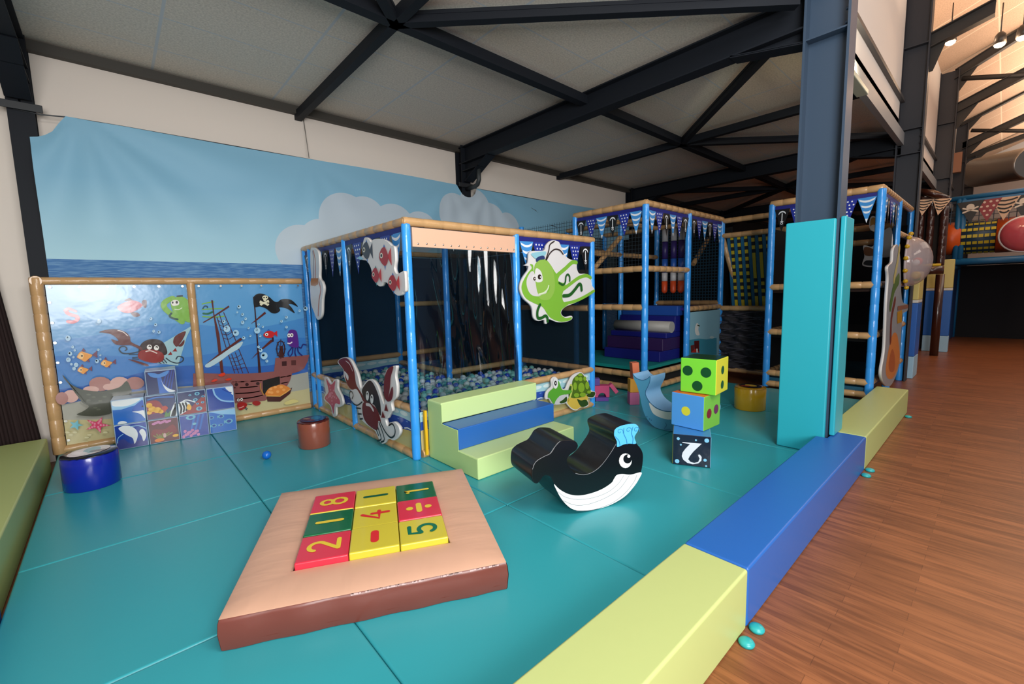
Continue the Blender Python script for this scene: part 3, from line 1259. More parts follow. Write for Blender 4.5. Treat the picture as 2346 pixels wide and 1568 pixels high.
g.prism([(SX0 - 0.001, -0.05, 0.01), (SX0 - 0.001, -0.725, 0.01), (SX0 - 0.001, -0.725, 0.16), (SX0 - 0.001, -0.484, 0.165), (SX0 - 0.001, -0.484, 0.335), (SX0 - 0.001, -0.262, 0.34), (SX0 - 0.001, -0.262, 0.5), (SX0 - 0.001, -0.05, 0.5)], Vector((0.004, 0, 0)), mat('b9d88e', 0.5, 0.12, 4), mat('b9d88e', 0.5))  # darker lime than the step fronts: side shade put into the colour
obj('side_cover', g, stp)


# ------------------------------------------------------------------ printed fence panel
FY = 2.55
fence = thing('fence_panel', 'tan padded pipe frame holding a glossy printed underwater pirate ship scene', 'fence', (-1.2, FY, 0))
fx0, fx1, fxm = -2.315, -0.06, -1.185
for a, b, r in (((fx0, FY, 0.0), (fx0, FY, 1.64), 0.048), ((fxm, FY - 0.015, 0.03), (fxm, FY - 0.015, 1.6), 0.038)):
    g = G()
    g.bamboo(a, b, r, BAMB, 0.17, 0.92)
    obj('post', g, fence)
for a, b in (((fx0 - 0.04, FY, 1.61), (fx1, FY, 1.61)), ((fx0, FY, 0.035), (fx1, FY, 0.035))):
    rail(a, b, fence, r=0.036)
g = G()
g.bamboo((fx0, FY - 0.04, 1.61), (fx0, FY + 0.12, 1.61), 0.046, BAMB, 0.16, 0.9)
obj('corner_cap', g, fence)


def panel_sheet(x0, x1):
    g = G()
    z0, z1 = 0.065, 1.575
    g.box((x0, FY + 0.0, z0), (x1, FY + 0.004, z1), prt('5d9fd2'))
    A = Art(g, (0, FY, 0), (0, -1, 0))
    return g, A


# left half
px0, px1 = fx0 + 0.052, fxm - 0.035
g, A = panel_sheet(px0, px1)


def band(g, x0, x1, fz, z0, m, k):
    N = 24
    top = [Vector((x0 + (x1 - x0) * i / N, FY - 0.0006 * k, fz(x0 + (x1 - x0) * i / N))) for i in range(N + 1)]
    g.face(top + [Vector((x1, FY - 0.0006 * k, z0)), Vector((x0, FY - 0.0006 * k, z0))], m)


def seabands(g, x0, x1):
    band(g, x0, x1, lambda x: 1.12 + 0.05 * math.sin(x * 4 + 1), 0.066, prt('4c8ecb'), 1)
    band(g, x0, x1, lambda x: 0.86 + 0.06 * math.sin(x * 3.2 + 2.5), 0.066, prt('3f7fc4'), 2)
    band(g, x0, x1, lambda x: 0.66 + 0.05 * math.sin(x * 3.7 + 0.4), 0.066, prt('2f63b2'), 3)
    band(g, x0, x1, lambda x: 0.47 + 0.03 * math.sin(x * 3.0 + 0.2), 0.066, prt('a8a79c'), 4)
    band(g, x0, x1, lambda x: 0.30 + 0.05 * math.sin(x * 4.0 + 5.6), 0.066, prt('c4b98a'), 5)


seabands(g, px0, px1)
A.k = 6
A.zoom(100, 640, 6.532)
PK, DK = prt('d98c98'), prt('6d4f58')
# pink fish
A.poly([(1210, 320), (1280, 285), (1330, 320)], DK)
A.poly([(1480, 320), (1540, 320), (1530, 430), (1470, 385)], DK)
A.poly([(1300, 500), (1400, 500), (1440, 545), (1360, 565)], DK)
A.poly([(1100, 420), (1180, 360), (1300, 320), (1400, 330), (1480, 390), (1400, 460), (1270, 510), (1150, 480)], PK)
A.poly([(1290, 340), (1400, 335), (1470, 390), (1390, 455), (1290, 490), (1310, 420)], prt('c96575'))
# seahorse
A.line([(340, 460), (350, 500), (400, 530), (500, 560), (500, 610), (440, 640), (370, 635)], 0.03, prt('d9707f'))
A.line([(320, 470), (370, 440), (480, 480)], 0.022, prt('d98c98'))
# green octopus
GR = prt('7cb342')
A.line([(2070, 640), (1880, 500), (1810, 430), (1800, 370), (1850, 320), (1930, 285)], 0.05, GR)
A.poly([(1900, 330), (1990, 265), (2100, 270), (2190, 360), (2225, 480), (2225, 640), (2120, 630), (2010, 560), (1930, 480)], GR)
A.poly([(1905, 340), (1960, 310), (2020, 330), (2020, 380), (1960, 400), (1920, 390)], prt('e6e2dc'))
A.dot((1990, 345), 18, prt('151515'), 22)
A.dot((1930, 350), 12, prt('151515'), 16)
A.line([(1960, 450), (2020, 455), (2065, 430)], 0.008, prt('dbe7c8'))
A.line([(2000, 255), (2070, 250)], 0.016, prt('1e2d44'), 0)
A.line([(1910, 510), (1885, 550), (1920, 580), (2000, 600)], 0.018, prt('164a40'))
# light beam
A.poly([(2225, 690), (1780, 960), (1700, 1260), (2010, 1290), (2140, 860)], prt('9cc4cc'), 0)
# crab
RD, RD2, MASK = prt('8c1510'), prt('5e1c18'), prt('2a1416')
INK = prt('173042')
A.line([(1420, 1085), (1290, 1110), (1180, 1105), (1130, 1050), (1160, 1010), (1220, 1010), (1245, 1045), (1220, 1065)], 0.011, INK)
A.line([(1830, 1180), (1900, 1230), (2000, 1255), (2080, 1220), (2080, 1170), (2010, 1155), (1980, 1195)], 0.011, INK)
A.poly([(1420, 1080), (1450, 980), (1530, 915), (1660, 895), (1770, 930), (1830, 1020), (1840, 1120), (1700, 1150), (1500, 1110)], MASK)
A.poly([(830, 790), (950, 755), (1090, 750), (1220, 790), (1290, 860), (1310, 940), (1450, 1010), (1480, 1070), (1380, 1020), (1290, 985), (1180, 990), (1070, 970), (1010, 900), (1060, 910), (1120, 925), (1080, 870), (1000, 820), (900, 800)], RD2, 4)
A.line([(1110, 765), (1190, 790), (1255, 845)], 0.007, prt('e9d9d4'))
A.poly([(2125, 785), (2050, 800), (1960, 860), (1935, 940), (1960, 990), (2000, 1005), (2080, 900)], RD2)
A.poly([(2100, 905), (2050, 960), (2010, 1000), (2060, 1005), (2100, 960)], RD2)
A.poly([(1970, 1028), (1995, 1080), (1925, 1080)], RD, 0)
A.poly([(1900, 1080), (1922, 1130), (1855, 1135)], RD, 0)
for s in ((1280, 1125, 1410, 1120), (1330, 1170, 1400, 1165), (1330, 1190, 1420, 1195)):
    A.line([(s[0], s[1]), (s[2], s[3])], 0.008, INK, 0)
A.poly([(1410, 1120), (1450, 1070), (1560, 1050), (1680, 1060), (1770, 1100), (1800, 1160), (1770, 1230), (1640, 1250), (1500, 1220), (1420, 1180)], RD)
A.line([(1530, 1080), (1600, 1070), (1690, 1105)], 0.010, prt('e3cfc6'))
for c in ((1580, 1015), (1685, 1025)):
    A.dot(c, 38, prt('f1ece6'), 38)
    A.dot((c[0] + 4, c[1] - 8), 18, prt('1a1412'), 18)
    A.dot((c[0] - 2, c[1] + 14), 20, prt('f1ece6'), 20)
for q in ((1720, 1240, 1755, 1260), (1765, 1220, 1800, 1255), (1790, 1190, 1840, 1250)):
    A.line([(q[0], q[1]), (q[2], q[3])], 0.008, INK, 0)
A.poly([(1260, 1195), (1400, 1220), (1560, 1275), (1540, 1300), (1400, 1250)], RD2)
# orange fish
for cx, cy, s in ((620, 1150, 1.0), (945, 1255, 0.75), (595, 1355, 0.72)):
    Q = lambda x, y: (cx + x * s, cy + y * s)
    VI = prt('6a2a4a')
    A.poly([Q(105, -20), Q(180, -85), Q(185, 25)], VI, 0)
    A.poly([Q(-55, -75), Q(-25, -125), Q(15, -70)], VI, 0)
    A.poly([Q(10, 60), Q(70, 95), Q(60, 40)], VI, 0)
    A.poly([Q(-120, 10), Q(-60, -70), Q(20, -50), Q(110, -15), Q(40, 50), Q(0, 80), Q(-60, 50)], prt('e79a3e'))
    A.poly([Q(-110, 10), Q(-60, -50), Q(-20, -20), Q(-40, 40)], prt('f0c68a'))
    A.dot(Q(-45, -5), 14 * s, prt('20202a'))
for c in ((370, 880, 40), (440, 1010, 22), (400, 1110, 34), (470, 1060, 18), (375, 1200, 36), (450, 1160, 18), (490, 1275, 34), (420, 1265, 20), (460, 1330, 28), (820, 1050, 18), (800, 1220, 30), (850, 1130, 16), (850, 1190, 18), (1670, 680, 24), (1600, 590, 22), (1640, 775, 22), (1720, 790, 24), (830, 625, 34)):
    A.dot((c[0], c[1]), c[2], prt('a6cbe6'))
    A.dot((c[0] - c[2] * 0.25, c[1] - c[2] * 0.25), c[2] * 0.4, prt('d5e8f4'), lay=False)
    A.k += 1
# rocks, ray, starfish
A.zoom(100, 840, 5.225)
RK, RK2 = prt('d0a49a'), prt('a8736c')
for c, r, m in (((680, 200), (135, 85), RK2), ((570, 265), (95, 40), RK), ((910, 190), (115, 75), RK), ((1090, 190), (110, 75), RK2), ((790, 235), (80, 40), RK), ((330, 345), (95, 75), RK), ((225, 370), (75, 75), RK2)):
    A.dot(c, r[0], m, r[1])
A.poly([(235, 90), (270, 160), (400, 240), (520, 275), (700, 285), (900, 240), (990, 165), (1040, 250), (1040, 300), (900, 420), (820, 540), (640, 580), (480, 575), (400, 560), (480, 520), (545, 465), (470, 420), (400, 330), (340, 250)], prt('46483a'), 4)
for c in ((540, 325), (600, 355), (540, 390), (730, 350), (680, 400), (620, 480), (660, 500)):
    A.dot(c, 26, prt('5c5f4e'), 10)
SB, SR = prt('6fb6c6'), prt('d2476a')


def star(A, c, R, r, m, rot=0.2, sq=0.75):
    A.poly([(c[0] + (R if k % 2 == 0 else r) * math.cos(rot + math.pi * k / 5), c[1] + sq * (R if k % 2 == 0 else r) * math.sin(rot + math.pi * k / 5)) for k in range(10)], m, 2)


star(A, (390, 685), 90, 38, SB, 0.0)
star(A, (645, 685), 165, 62, SR, 0.05, 0.62)
for k in range(5):
    for q in (40, 75, 110):
        a = 0.05 + 2 * math.pi * k / 5
        A.dot((645 + q * math.cos(a), 685 + 0.62 * q * math.sin(a)), 13, prt('e68aa2'), lay=(k == 0 and q == 40))
for c in ((290, 770), (380, 770), (330, 800), (550, 800), (740, 770), (520, 830)):
    A.dot(c, 28, prt('d2c99e'), 10)
for z in [0.12 + 0.185 * k for k in range(8)]:
    g.disc((px0 + 0.015, FY - 0.03, z), 0.012, (0, -1, 0), SCREW, 12)
for k in range(6):
    g.disc((px0 + 0.03 + k * 0.195, FY - 0.03, 1.555), 0.012, (0, -1, 0), SCREW, 12)
obj('printed_panel', g, fence)

# right half
qx0, qx1 = fxm + 0.035, fx1 - 0.0
g, A = panel_sheet(qx0, qx1)
seabands(g, qx0, qx1)
A.k = 6
A.zoom(400, 640, 7.128)
MA, MA2, HULL, HUL2 = prt('5a2420'), prt('3a1a1c'), prt('8c5350'), prt('6f3a3a')
A.line([(450, 405), (540, 385), (640, 370)], 0.012, GR)
A.line([(450, 495), (600, 485), (790, 480)], 0.012, GR)
A.line([(460, 610), (640, 620), (800, 605)], 0.014, GR)
A.line([(470, 560), (540, 565), (620, 535)], 0.02, prt('1f6a4a'))
A.line([(460, 480), (490, 440), (530, 445), (535, 465)], 0.012, prt('1f4a60'))
# rigging nets
RP_ = prt('4a2838')
for a, b in (((690, 620), (840, 1120)), ((730, 570), (900, 1090)), ((800, 545), (1000, 1010)), ((880, 1240), (980, 1530)), ((930, 1230), (1045, 1530)), ((990, 1200), (1110, 1530)), ((1045, 1140), (1205, 1530))):
    A.line([a, b], 0.008, RP_, 0, lay=False)
for a, b, c in (((700, 660), (760, 700), (850, 660)), ((720, 740), (800, 770), (880, 720)), ((745, 820), (830, 840), (910, 790)), ((770, 890), (860, 910), (935, 860)), ((795, 960), (880, 980), (960, 930)), ((900, 1290), (1000, 1280), (1085, 1230)), ((920, 1350), (1030, 1340), (1110, 1290)), ((945, 1420), (1050, 1400), (1140, 1370)), ((965, 1480), (1080, 1460), (1165, 1430))):
    A.line([a, b, c], 0.006, RP_, 4, lay=False)
A.k += 1
# masts, yards, sails
A.poly([(595, 345), (625, 345), (645, 560), (730, 900), (800, 1530), (750, 1530), (690, 1000), (635, 600)], MA, 0)
A.poly([(460, 700), (600, 620), (880, 430), (895, 455), (640, 620), (470, 715)], MA, 0)
A.poly([(500, 1400), (720, 1240), (1090, 1020), (1060, 1120), (900, 1220), (740, 1340), (560, 1440)], prt('b4cfd8'))
A.poly([(495, 1400), (720, 1215), (1075, 955), (1105, 985), (740, 1240)], MA, 0)
A.poly([(1275, 280), (1295, 300), (1320, 500), (1350, 900), (1410, 1530), (1365, 1530), (1330, 900), (1300, 500)], MA2, 0)
A.poly([(1235, 735), (1310, 670), (1470, 530), (1490, 560), (1330, 680)], MA, 0)
A.poly([(1245, 1310), (1340, 1200), (1570, 985), (1610, 1010), (1380, 1190)], MA, 0)
A.line([(1600, 1010), (1600, 960)], 0.02, MA2, 0)
# flag
A.poly([(1285, 300), (1350, 240), (1440, 240), (1540, 290), (1620, 360), (1680, 370), (1740, 330), (1850, 325), (1930, 360), (2010, 450), (1920, 410), (1860, 410), (1910, 470), (1955, 555), (1830, 480), (1710, 460), (1720, 510), (1660, 555), (1580, 550), (1490, 480), (1390, 445), (1300, 450)], prt('121214'), 4)
BON = prt('e4dfc0')
A.dot((1475, 300), 48, BON, 36)
A.dot((1470, 335), 26, BON, 24)
A.line([(1400, 370), (1520, 415)], 0.022, BON, 0)
A.line([(1520, 360), (1405, 410)], 0.022, BON, 0)
for q in ((1400, 360), (1395, 380), (1520, 350), (1528, 372), (1400, 405), (1412, 420), (1510, 425), (1525, 410)):
    A.dot(q, 14, BON, 12, lay=False)
for c in ((1455, 300), (1495, 298)):
    A.dot(c, 12, prt('121214'), 12)
# hull
A.zoom(480, 780, 8.711)
A.poly([(-330, 660), (-100, 655), (200, 665), (700, 665), (1000, 645), (1280, 620), (1310, 350), (1980, 290), (1950, 420), (1880, 560), (1780, 620), (1640, 660), (1600, 800), (1540, 910), (1100, 1200), (760, 1240), (500, 1250), (0, 1200), (-330, 1000)], HULL, 0)
for a in ([(450, 830), (750, 820), (1050, 800)], [(480, 945), (700, 940), (960, 915)], [(500, 1060), (800, 1045), (1000, 1010)], [(520, 1170), (800, 1145), (1070, 1090)], [(1400, 740), (1520, 720), (1620, 700)], [(1420, 860), (1560, 830)]):
    A.line(a, 0.012, HUL2, lay=False)
A.k += 1
for c in ((530, 880), (740, 880), (955, 860)):
    A.dot(c, 36, prt('3a1a1a'), 32)
A.poly([(1435, 420), (1530, 412), (1530, 508), (1437, 512)], prt('3f1d1d'), 0)
A.poly([(1620, 400), (1715, 395), (1715, 490), (1622, 495)], prt('5a3230'), 0)
# chest
A.poly([(1050, 800), (1390, 715), (1400, 900), (1420, 1040), (1110, 1090), (1060, 1050)], prt('191210'), 0)
A.poly([(1120, 1080), (1440, 1090), (1640, 935), (1600, 1060), (1400, 1220), (1150, 1220)], prt('4a201c'), 0)
A.poly([(1120, 1090), (1130, 1010), (1200, 940), (1300, 910), (1400, 880), (1500, 900), (1600, 965), (1500, 1060), (1380, 1100)], prt('dd8434'))
for c in ((1210, 970), (1300, 930), (1420, 930), (1350, 1020), (1230, 1040), (1470, 985), (1180, 1030)):
    A.dot(c, 34, prt('eda257'), 26)
A.line([(1120, 1105), (1400, 1110), (1600, 975)], 0.01, prt('e9b25a'), 0)
A.line([(1010, 860), (1010, 960), (1070, 1080)], 0.012, prt('b07a3c'))
# helm and purple octopus
A.line([(1410 + 80 * math.cos(a), 170 + 160 * math.sin(a)) for a in [2 * math.pi * k / 14 for k in range(15)]], 0.012, MA2, 2)
A.poly([(1395, 110), (1450, 110), (1470, 340), (1370, 340)], prt('46201c'), 0)
for k in range(8):
    a = 2 * math.pi * k / 8
    A.line([(1410, 170), (1410 + 105 * math.cos(a), 170 + 195 * math.sin(a))], 0.006, MA2, 0, lay=False)
PU = prt('5a2a86')
for pts in ([(1640, 130), (1560, 240), (1570, 300)], [(1650, 120), (1640, 250), (1590, 320)], [(1700, 140), (1690, 240), (1710, 310)], [(1740, 130), (1760, 230), (1830, 300)], [(1750, 120), (1810, 150), (1850, 80), (1915, 90)]):
    A.line(pts, 0.014, prt('2c2a6e'))
A.poly([(1540, -70), (1570, -190), (1640, -215), (1720, -180), (1750, -50), (1760, 120), (1660, 140), (1560, 80)], PU)
for c in ((1570, -100), (1625, -105)):
    A.dot(c, 32, prt('efeae6'), 40)
    A.dot(c, 13, prt('17121a'), 16)
A.line([(1545, 55), (1590, 60), (1625, 35)], 0.014, prt('efe6ea'))
# red fish, crabs
A.zoom(400, 640, 7.128)
FR = prt('c8282a')
A.poly([(1490, 850), (1520, 810), (1560, 850)], prt('2a62b0'), 0)
A.poly([(1600, 880), (1660, 840), (1665, 940)], FR, 0)
A.poly([(1435, 910), (1490, 850), (1570, 845), (1620, 890), (1580, 950), (1490, 955)], FR)
A.dot((1490, 900), 26, prt('f3efe9'), 26)
A.dot((1490, 902), 10, prt('141414'), 12)
A.zoom(480, 780, 8.711)
A.poly([(545, 1250), (640, 1225), (735, 1260), (700, 1340), (610, 1385), (550, 1350)], prt('a3150f'))
A.poly([(835, 1240), (910, 1200), (1000, 1225), (980, 1280), (900, 1295)], prt('a02622'))
A.line([(570, 1340), (620, 1330), (665, 1305)], 0.008, prt('e6b0a8'))
for c in ((560, 1180), (625, 1170)):
    A.dot(c, 26, prt('ece6de'), 28)
    A.dot(c, 14, prt('5a3c38'), 15)
for a in ([(740, 1260), (820, 1270)], [(700, 1330), (740, 1350)], [(690, 1350), (725, 1375)]):
    A.line(a, 0.008, INK, 0)
for pts in ([(160, 690), (220, 650), (290, 640), (290, 690), (220, 715)], [(300, 780), (370, 745), (430, 760), (360, 795)], [(20, 810), (90, 765), (150, 780), (90, 815)]):
    A.poly(pts, prt('d5371c'))
A.poly([(1480, 1230), (1640, 1170), (1760, 1210), (1600, 1260), (1500, 1270)], prt('d8c880'))
A.zoom(400, 640, 7.128)
for c in ((1040, 450, 30), (1095, 575, 24), (1145, 645, 22), (1095, 705, 28), (840, 810, 55), (790, 690, 28), (985, 875, 50), (1190, 795, 18), (1330, 835, 50), (1385, 1155, 32), (1440, 1245, 58), (1485, 1330, 24), (1350, 1100, 22), (1110, 955, 26), (1420, 775, 18), (1350, 735, 18), (1215, 920, 18), (1375, 920, 20), (1800, 620, 24), (1720, 685, 22), (1800, 780, 22), (2110, 480, 36), (2010, 515, 20), (1000, 540, 16)):
    A.dot((c[0], c[1]), c[2], prt('a9d2ea'))
    A.dot((c[0] - c[2] * 0.25, c[1] - c[2] * 0.25), c[2] * 0.4, prt('d5e8f4'), lay=False)
    A.k += 1
for k in range(6):
    g.disc((qx0 + 0.03 + k * 0.2, FY - 0.06, 1.555), 0.011, (0, -1, 0), SCREW, 12)
obj('printed_panel', g, fence)

# ------------------------------------------------------------------ puzzle cubes in front of the panel
CUB = mat('9fb6cc', 0.3, coat=0.2)
a0, a1 = Vector((-1.922, 2.25, 0)), Vector((-0.943, 2.173, 0))
ce = (a1 - a0).normalized()
cn = Vector((ce.y, -ce.x, 0))
if cn.y > 0:
    cn = -cn
CS = (a1 - a0).length / 4 - 0.003
DB, MB_, LBL, WH = mat('1c3f9a', 0.22, coat=.4), mat('2f6cc0', 0.22, coat=.4), mat('8fc0e2', 0.22, coat=.4), mat('dfe4e6', 0.22, coat=.4)


def cube_at(i, j, dx=0.0):
    o = a0 + ce * (i * (CS + 0.004) + dx)
    return o + Vector((0, 0, 0.001 + j * (CS + 0.001)))


CDESC = {(0, 0): 'picture cube with two white dolphins and rocks, bottom left of the cube wall', (1, 0): 'picture cube with dark red coral, bottom row of the cube wall',
         (2, 0): 'picture cube with pink coral on deep blue, bottom row of the cube wall', (3, 0): 'picture cube with five small striped fish, bottom right of the cube wall',
         (0, 1): 'picture cube with a dolphin head under white light, upper left of the cube wall', (1, 1): 'picture cube with yellow and red coral, upper row of the cube wall',
         (2, 1): 'picture cube with a black and white striped fish on red, upper row', (3, 1): 'picture cube with a pale whale curve on blue, upper right of the cube wall',
         (1, 2): 'picture cube with a blue whale tail, alone on top of the cube wall'}
ZQ = (240, 820, 7.128)
CA, CR_, CY_, CP, CG = mat('16235c', .22, coat=.4), mat('8e1a1c', .22, coat=.4), mat('e0a92a', .22, coat=.4), mat('c27aa8', .22, coat=.4), mat('4d7a3a', .22, coat=.4)
BLK = mat('101014', .25, coat=.3)
for (i, j), lab in CDESC.items():
    o = cube_at(i, j, {2: -0.03}.get(j, 0) + (0.05 if (i, j) == (1, 2) else 0))
    t = thing('picture_cube', lab, 'cube', o + ce * CS / 2 - cn * CS / 2, group='picture cubes')
    g = G()
    p = [o, o + ce * CS, o + ce * CS - cn * CS, o - cn * CS]
    g.prism(p, Vector((0, 0, CS)), CUB, CUB)
    obj('foam_body', g, t, bevel=0.006)
    g = G()
    fo = o + cn * 0.0012
    FQ = lambda u, v, k=0: fo + ce * (CS * u) + Vector((0, 0, CS * v)) + cn * (0.0006 * k)
    base = {(0, 0): DB, (1, 0): mat('5a1a24', .22, coat=.4), (2, 0): DB, (3, 0): MB_, (0, 1): MB_, (1, 1): CA, (2, 1): CA, (3, 1): DB, (1, 2): CA}[(i, j)]
    g.prism([FQ(.03, .03), FQ(.97, .03), FQ(.97, .97), FQ(.03, .97)], -cn * 0.002, base, base)

    def pp(uv, m, k=1, sm=5):
        q = smooth(uv, sm) if sm else [Vector(a) for a in uv]
        g.face([FQ(min(max(a[0], .03), .97), min(max(a[1], .03), .97), k) for a in q], m)

    def ln(uv, w, m, k=1):
        g.strip([FQ(a[0], a[1], k) for a in smooth(uv, 5, False)], w, cn, m)

    def dt(u, v, r, m, k=1, ry=None):
        pp([(u + r * math.cos(2 * math.pi * q / 14), v + (ry or r) * math.sin(2 * math.pi * q / 14)) for q in range(14)], m, k, 0)
    if (i, j) == (0, 1):
        pp([(.03, .97), (.97, .97), (.97, .72), (.6, .68), (.3, .6), (.03, .62)], LBL, 1, 0)
        pp([(.05, .96), (.85, .96), (.8, .84), (.5, .72), (.2, .74), (.05, .8)], WH, 2)
        pp([(.6, .48), (.68, .66), (.85, .82), (.97, .84), (.97, .3), (.88, .42), (.75, .45)], mat('1f55b4', .22, coat=.4), 3, 3)
        pp([(.6, .46), (.78, .45), (.97, .44), (.97, .12), (.86, .3), (.72, .4)], WH, 4, 3)
        dt(.93, .62, .03, BLK, 5)
        pp([(.04, .04), (.08, .2), (.25, .3), (.45, .22), (.62, .04)], mat('2a6ac4', .22, coat=.4), 3)
        pp([(.14, .04), (.2, .14), (.35, .12), (.4, .04)], WH, 4)
    elif (i, j) == (0, 0):
        pp([(.03, .03), (.97, .03), (.97, .2), (.7, .28), (.45, .18), (.25, .42), (.03, .3)], mat('3c3f86', .22, coat=.4), 1, 3)
        pp([(.14, .86), (.3, .95), (.5, .9), (.66, .7), (.68, .45), (.56, .16), (.52, .4), (.34, .58)], WH, 2)
        pp([(.74, .62), (.84, .72), (.92, .6), (.94, .4), (.84, .2), (.8, .42)], WH, 2)
        ln([(.5, .88), (.75, .86), (.95, .72)], .008, LBL, 3)
        ln([(.06, .3), (.1, .5), (.25, .62)], .006, LBL, 3)
    elif (i, j) == (1, 1):
        ln([(.1, .85), (.4, .9), (.9, .84)], .012, MB_, 1)
        pp([(.03, .2), (.03, .72), (.2, .8), (.42, .75), (.55, .5), (.6, .25)], CR_, 1)
        for u, v, r in ((.12, .62, .1), (.2, .45, .12), (.36, .38, .12), (.47, .3, .08), (.1, .32, .08)):
            dt(u, v, r, CY_, 2)
        dt(.6, .42, .1, mat('b23a20', .22, coat=.4), 3)
        pp([(.03, .03), (.6, .03), (.5, .2), (.25, .26), (.03, .2)], mat('5a2a56', .22, coat=.4), 3)
        pp([(.55, .05), (.62, .3), (.68, .18), (.78, .3), (.74, .05)], CG, 4, 0)
        pp([(.74, .04), (.8, .3), (.97, .6), (.97, .04)], WH, 4)
        for q in range(3):
            ln([(.8 + .05 * q, .06), (.86 + .04 * q, .25), (.95, .42 + .06 * q)], .012, BLK, 5)
    elif (i, j) == (2, 1):
        pp([(.03, .03), (.97, .03), (.97, .8), (.75, .6), (.5, .35), (.2, .2)], CR_, 1, 0)
        pp([(.04, .08), (.04, .5), (.2, .6), (.4, .5), (.42, .3), (.25, .15)], WH, 2)
        for q in range(3):
            ln([(.08 + .1 * q, .12 + .04 * q), (.12 + .1 * q, .32), (.08 + .1 * q, .52)], .016, BLK, 3)
        ln([(.05, .5), (.3, .64), (.6, .5)], .010, WH, 3)
        pp([(.3, .26), (.36, .45), (.46, .36), (.42, .2)], CY_, 4)
        for u, v, r in ((.7, .85, .09), (.9, .7, .06), (.62, .6, .08), (.86, .45, .06), (.72, .2, .11), (.45, .82, .05), (.68, .42, .05)):
            dt(u, v, r, mat('6fb4c8', .22, coat=.4), 4, r * .8)
            dt(u, v, r * .5, mat('1c4a86', .22, coat=.4), 5, r * .5)
    elif (i, j) == (3, 1):
        pp([(.28, .97), (.3, .7), (.5, .4), (.97, .28), (.97, .97)], mat('2f62bc', .22, coat=.4), 1, 3)
        ln([(.26, .94), (.32, .66), (.55, .4), (.95, .3)], .014, LBL, 2)
        pp([(.7, .96), (.96, .96), (.96, .6), (.86, .72)], WH, 3)
        ln([(.6, .9), (.75, .78), (.9, .7)], .01, DB, 4)
    elif (i, j) == (3, 0):
        pp([(.03, .97), (.97, .97), (.97, .7), (.5, .8)], LBL, 1, 0)
        for u, v, r in ((.1, .72, .09), (.45, .72, .11), (.72, .45, .14), (.16, .36, .1), (.42, .34, .08)):
            dt(u, v, r, mat('6fb4c8', .22, coat=.4), 2, r * .75)
            pp([(u - r * 1.3, v + r * .6), (u - r * .7, v), (u - r * 1.3, v - r * .6)], mat('6fb4c8', .22, coat=.4), 2, 0)
            dt(u, v, r * .6, DB, 3, r * .5)
    elif (i, j) == (2, 0):
        for u in (.5, .65, .8):
            pp([(u, .95), (u + .08, .95), (u - .1, .3), (u - .16, .3)], MB_, 1, 0)
        dt(.4, .88, .17, mat('6fb4c8', .22, coat=.4), 2, .1)
        dt(.4, .88, .08, DB, 3, .06)
        dt(.5, .58, .07, mat('6fb4c8', .22, coat=.4), 2, .05)
        for q in range(13):
            dt(.1 + .042 * q + .02 * (q % 2), .1 + .14 * ((q * 5) % 3) / 2 + (.08 if q % 2 else 0), .055, CP, 3 + q % 3, .065)
    elif (i, j) == (1, 0):
        for q in range(8):
            dt(.2 + .07 * q, .84 + .05 * (q % 3) / 2, .07, CP, 1 + q % 2, .05)
        pp([(.1, .3), (.15, .6), (.5, .55), (.8, .7), (.9, .35), (.5, .25)], mat('7a1c22', .22, coat=.4), 2)
        for q in range(7):
            ln([(.35, .16), (.15 + .1 * q, .36 + .04 * (q % 2))], .008, mat('7a8a3a', .22, coat=.4), 3)
        dt(.32, .14, .16, mat('d9782a', .22, coat=.4), 4, .07)
        dt(.85, .22, .1, CY_, 4, .06)
        dt(.5, .3, .05, mat('c9a8a0', .22, coat=.4), 5, .1)
    else:
        for q in range(4):
            pp([(.7 + .08 * q, .95), (.74 + .08 * q, .95), (.5 + .1 * q, .1), (.44 + .1 * q, .1)], DB, 1, 0)
        TL = mat('2f66bc', .22, coat=.4)
        pp([(.38, .72), (.5, .74), (.56, .4), (.88, .04), (.4, .04)], TL, 2, 0)
        pp([(.1, .93), (.3, .9), (.44, .84), (.6, .9), (.78, .95), (.7, .78), (.5, .7), (.36, .7), (.2, .76)], mat('4a86cc', .22, coat=.4), 3)
        pp([(.5, .6), (.56, .4), (.72, .2), (.92, .08), (.72, .06), (.58, .25)], WH, 4)
    obj('picture_print', g, t)

# ------------------------------------------------------------------ stools and loose ball


def stool(cx, cy, r, h, m, lab, topm, print_=None):
    t = thing('foam_stool', lab, 'stool', (cx, cy, 0))
    g = G()
    g.lathe([(r - 0.006, 0.001), (r, 0.008), (r, h - 0.014), (r - 0.004, h - 0.006)], m, n=48, closed=False)
    obj('seat_body', g, t, local=True)
    g = G()
    g.lathe([(r - 0.001, h - 0.012), (r - 0.006, h - 0.002), (r - 0.05, h + 0.004), (0.002, h + 0.006)], topm, n=48, closed=True)
    k = 0
    for (u, v, a, b, c) in (print_ or ()):
        k += 1
        g.disc((u * r, v * r, h + 0.0062 + k * 0.0004), a * r, (0, 0, 1), c, 20, b * r, k * 0.7)
    obj('printed_top', g, t, local=True)


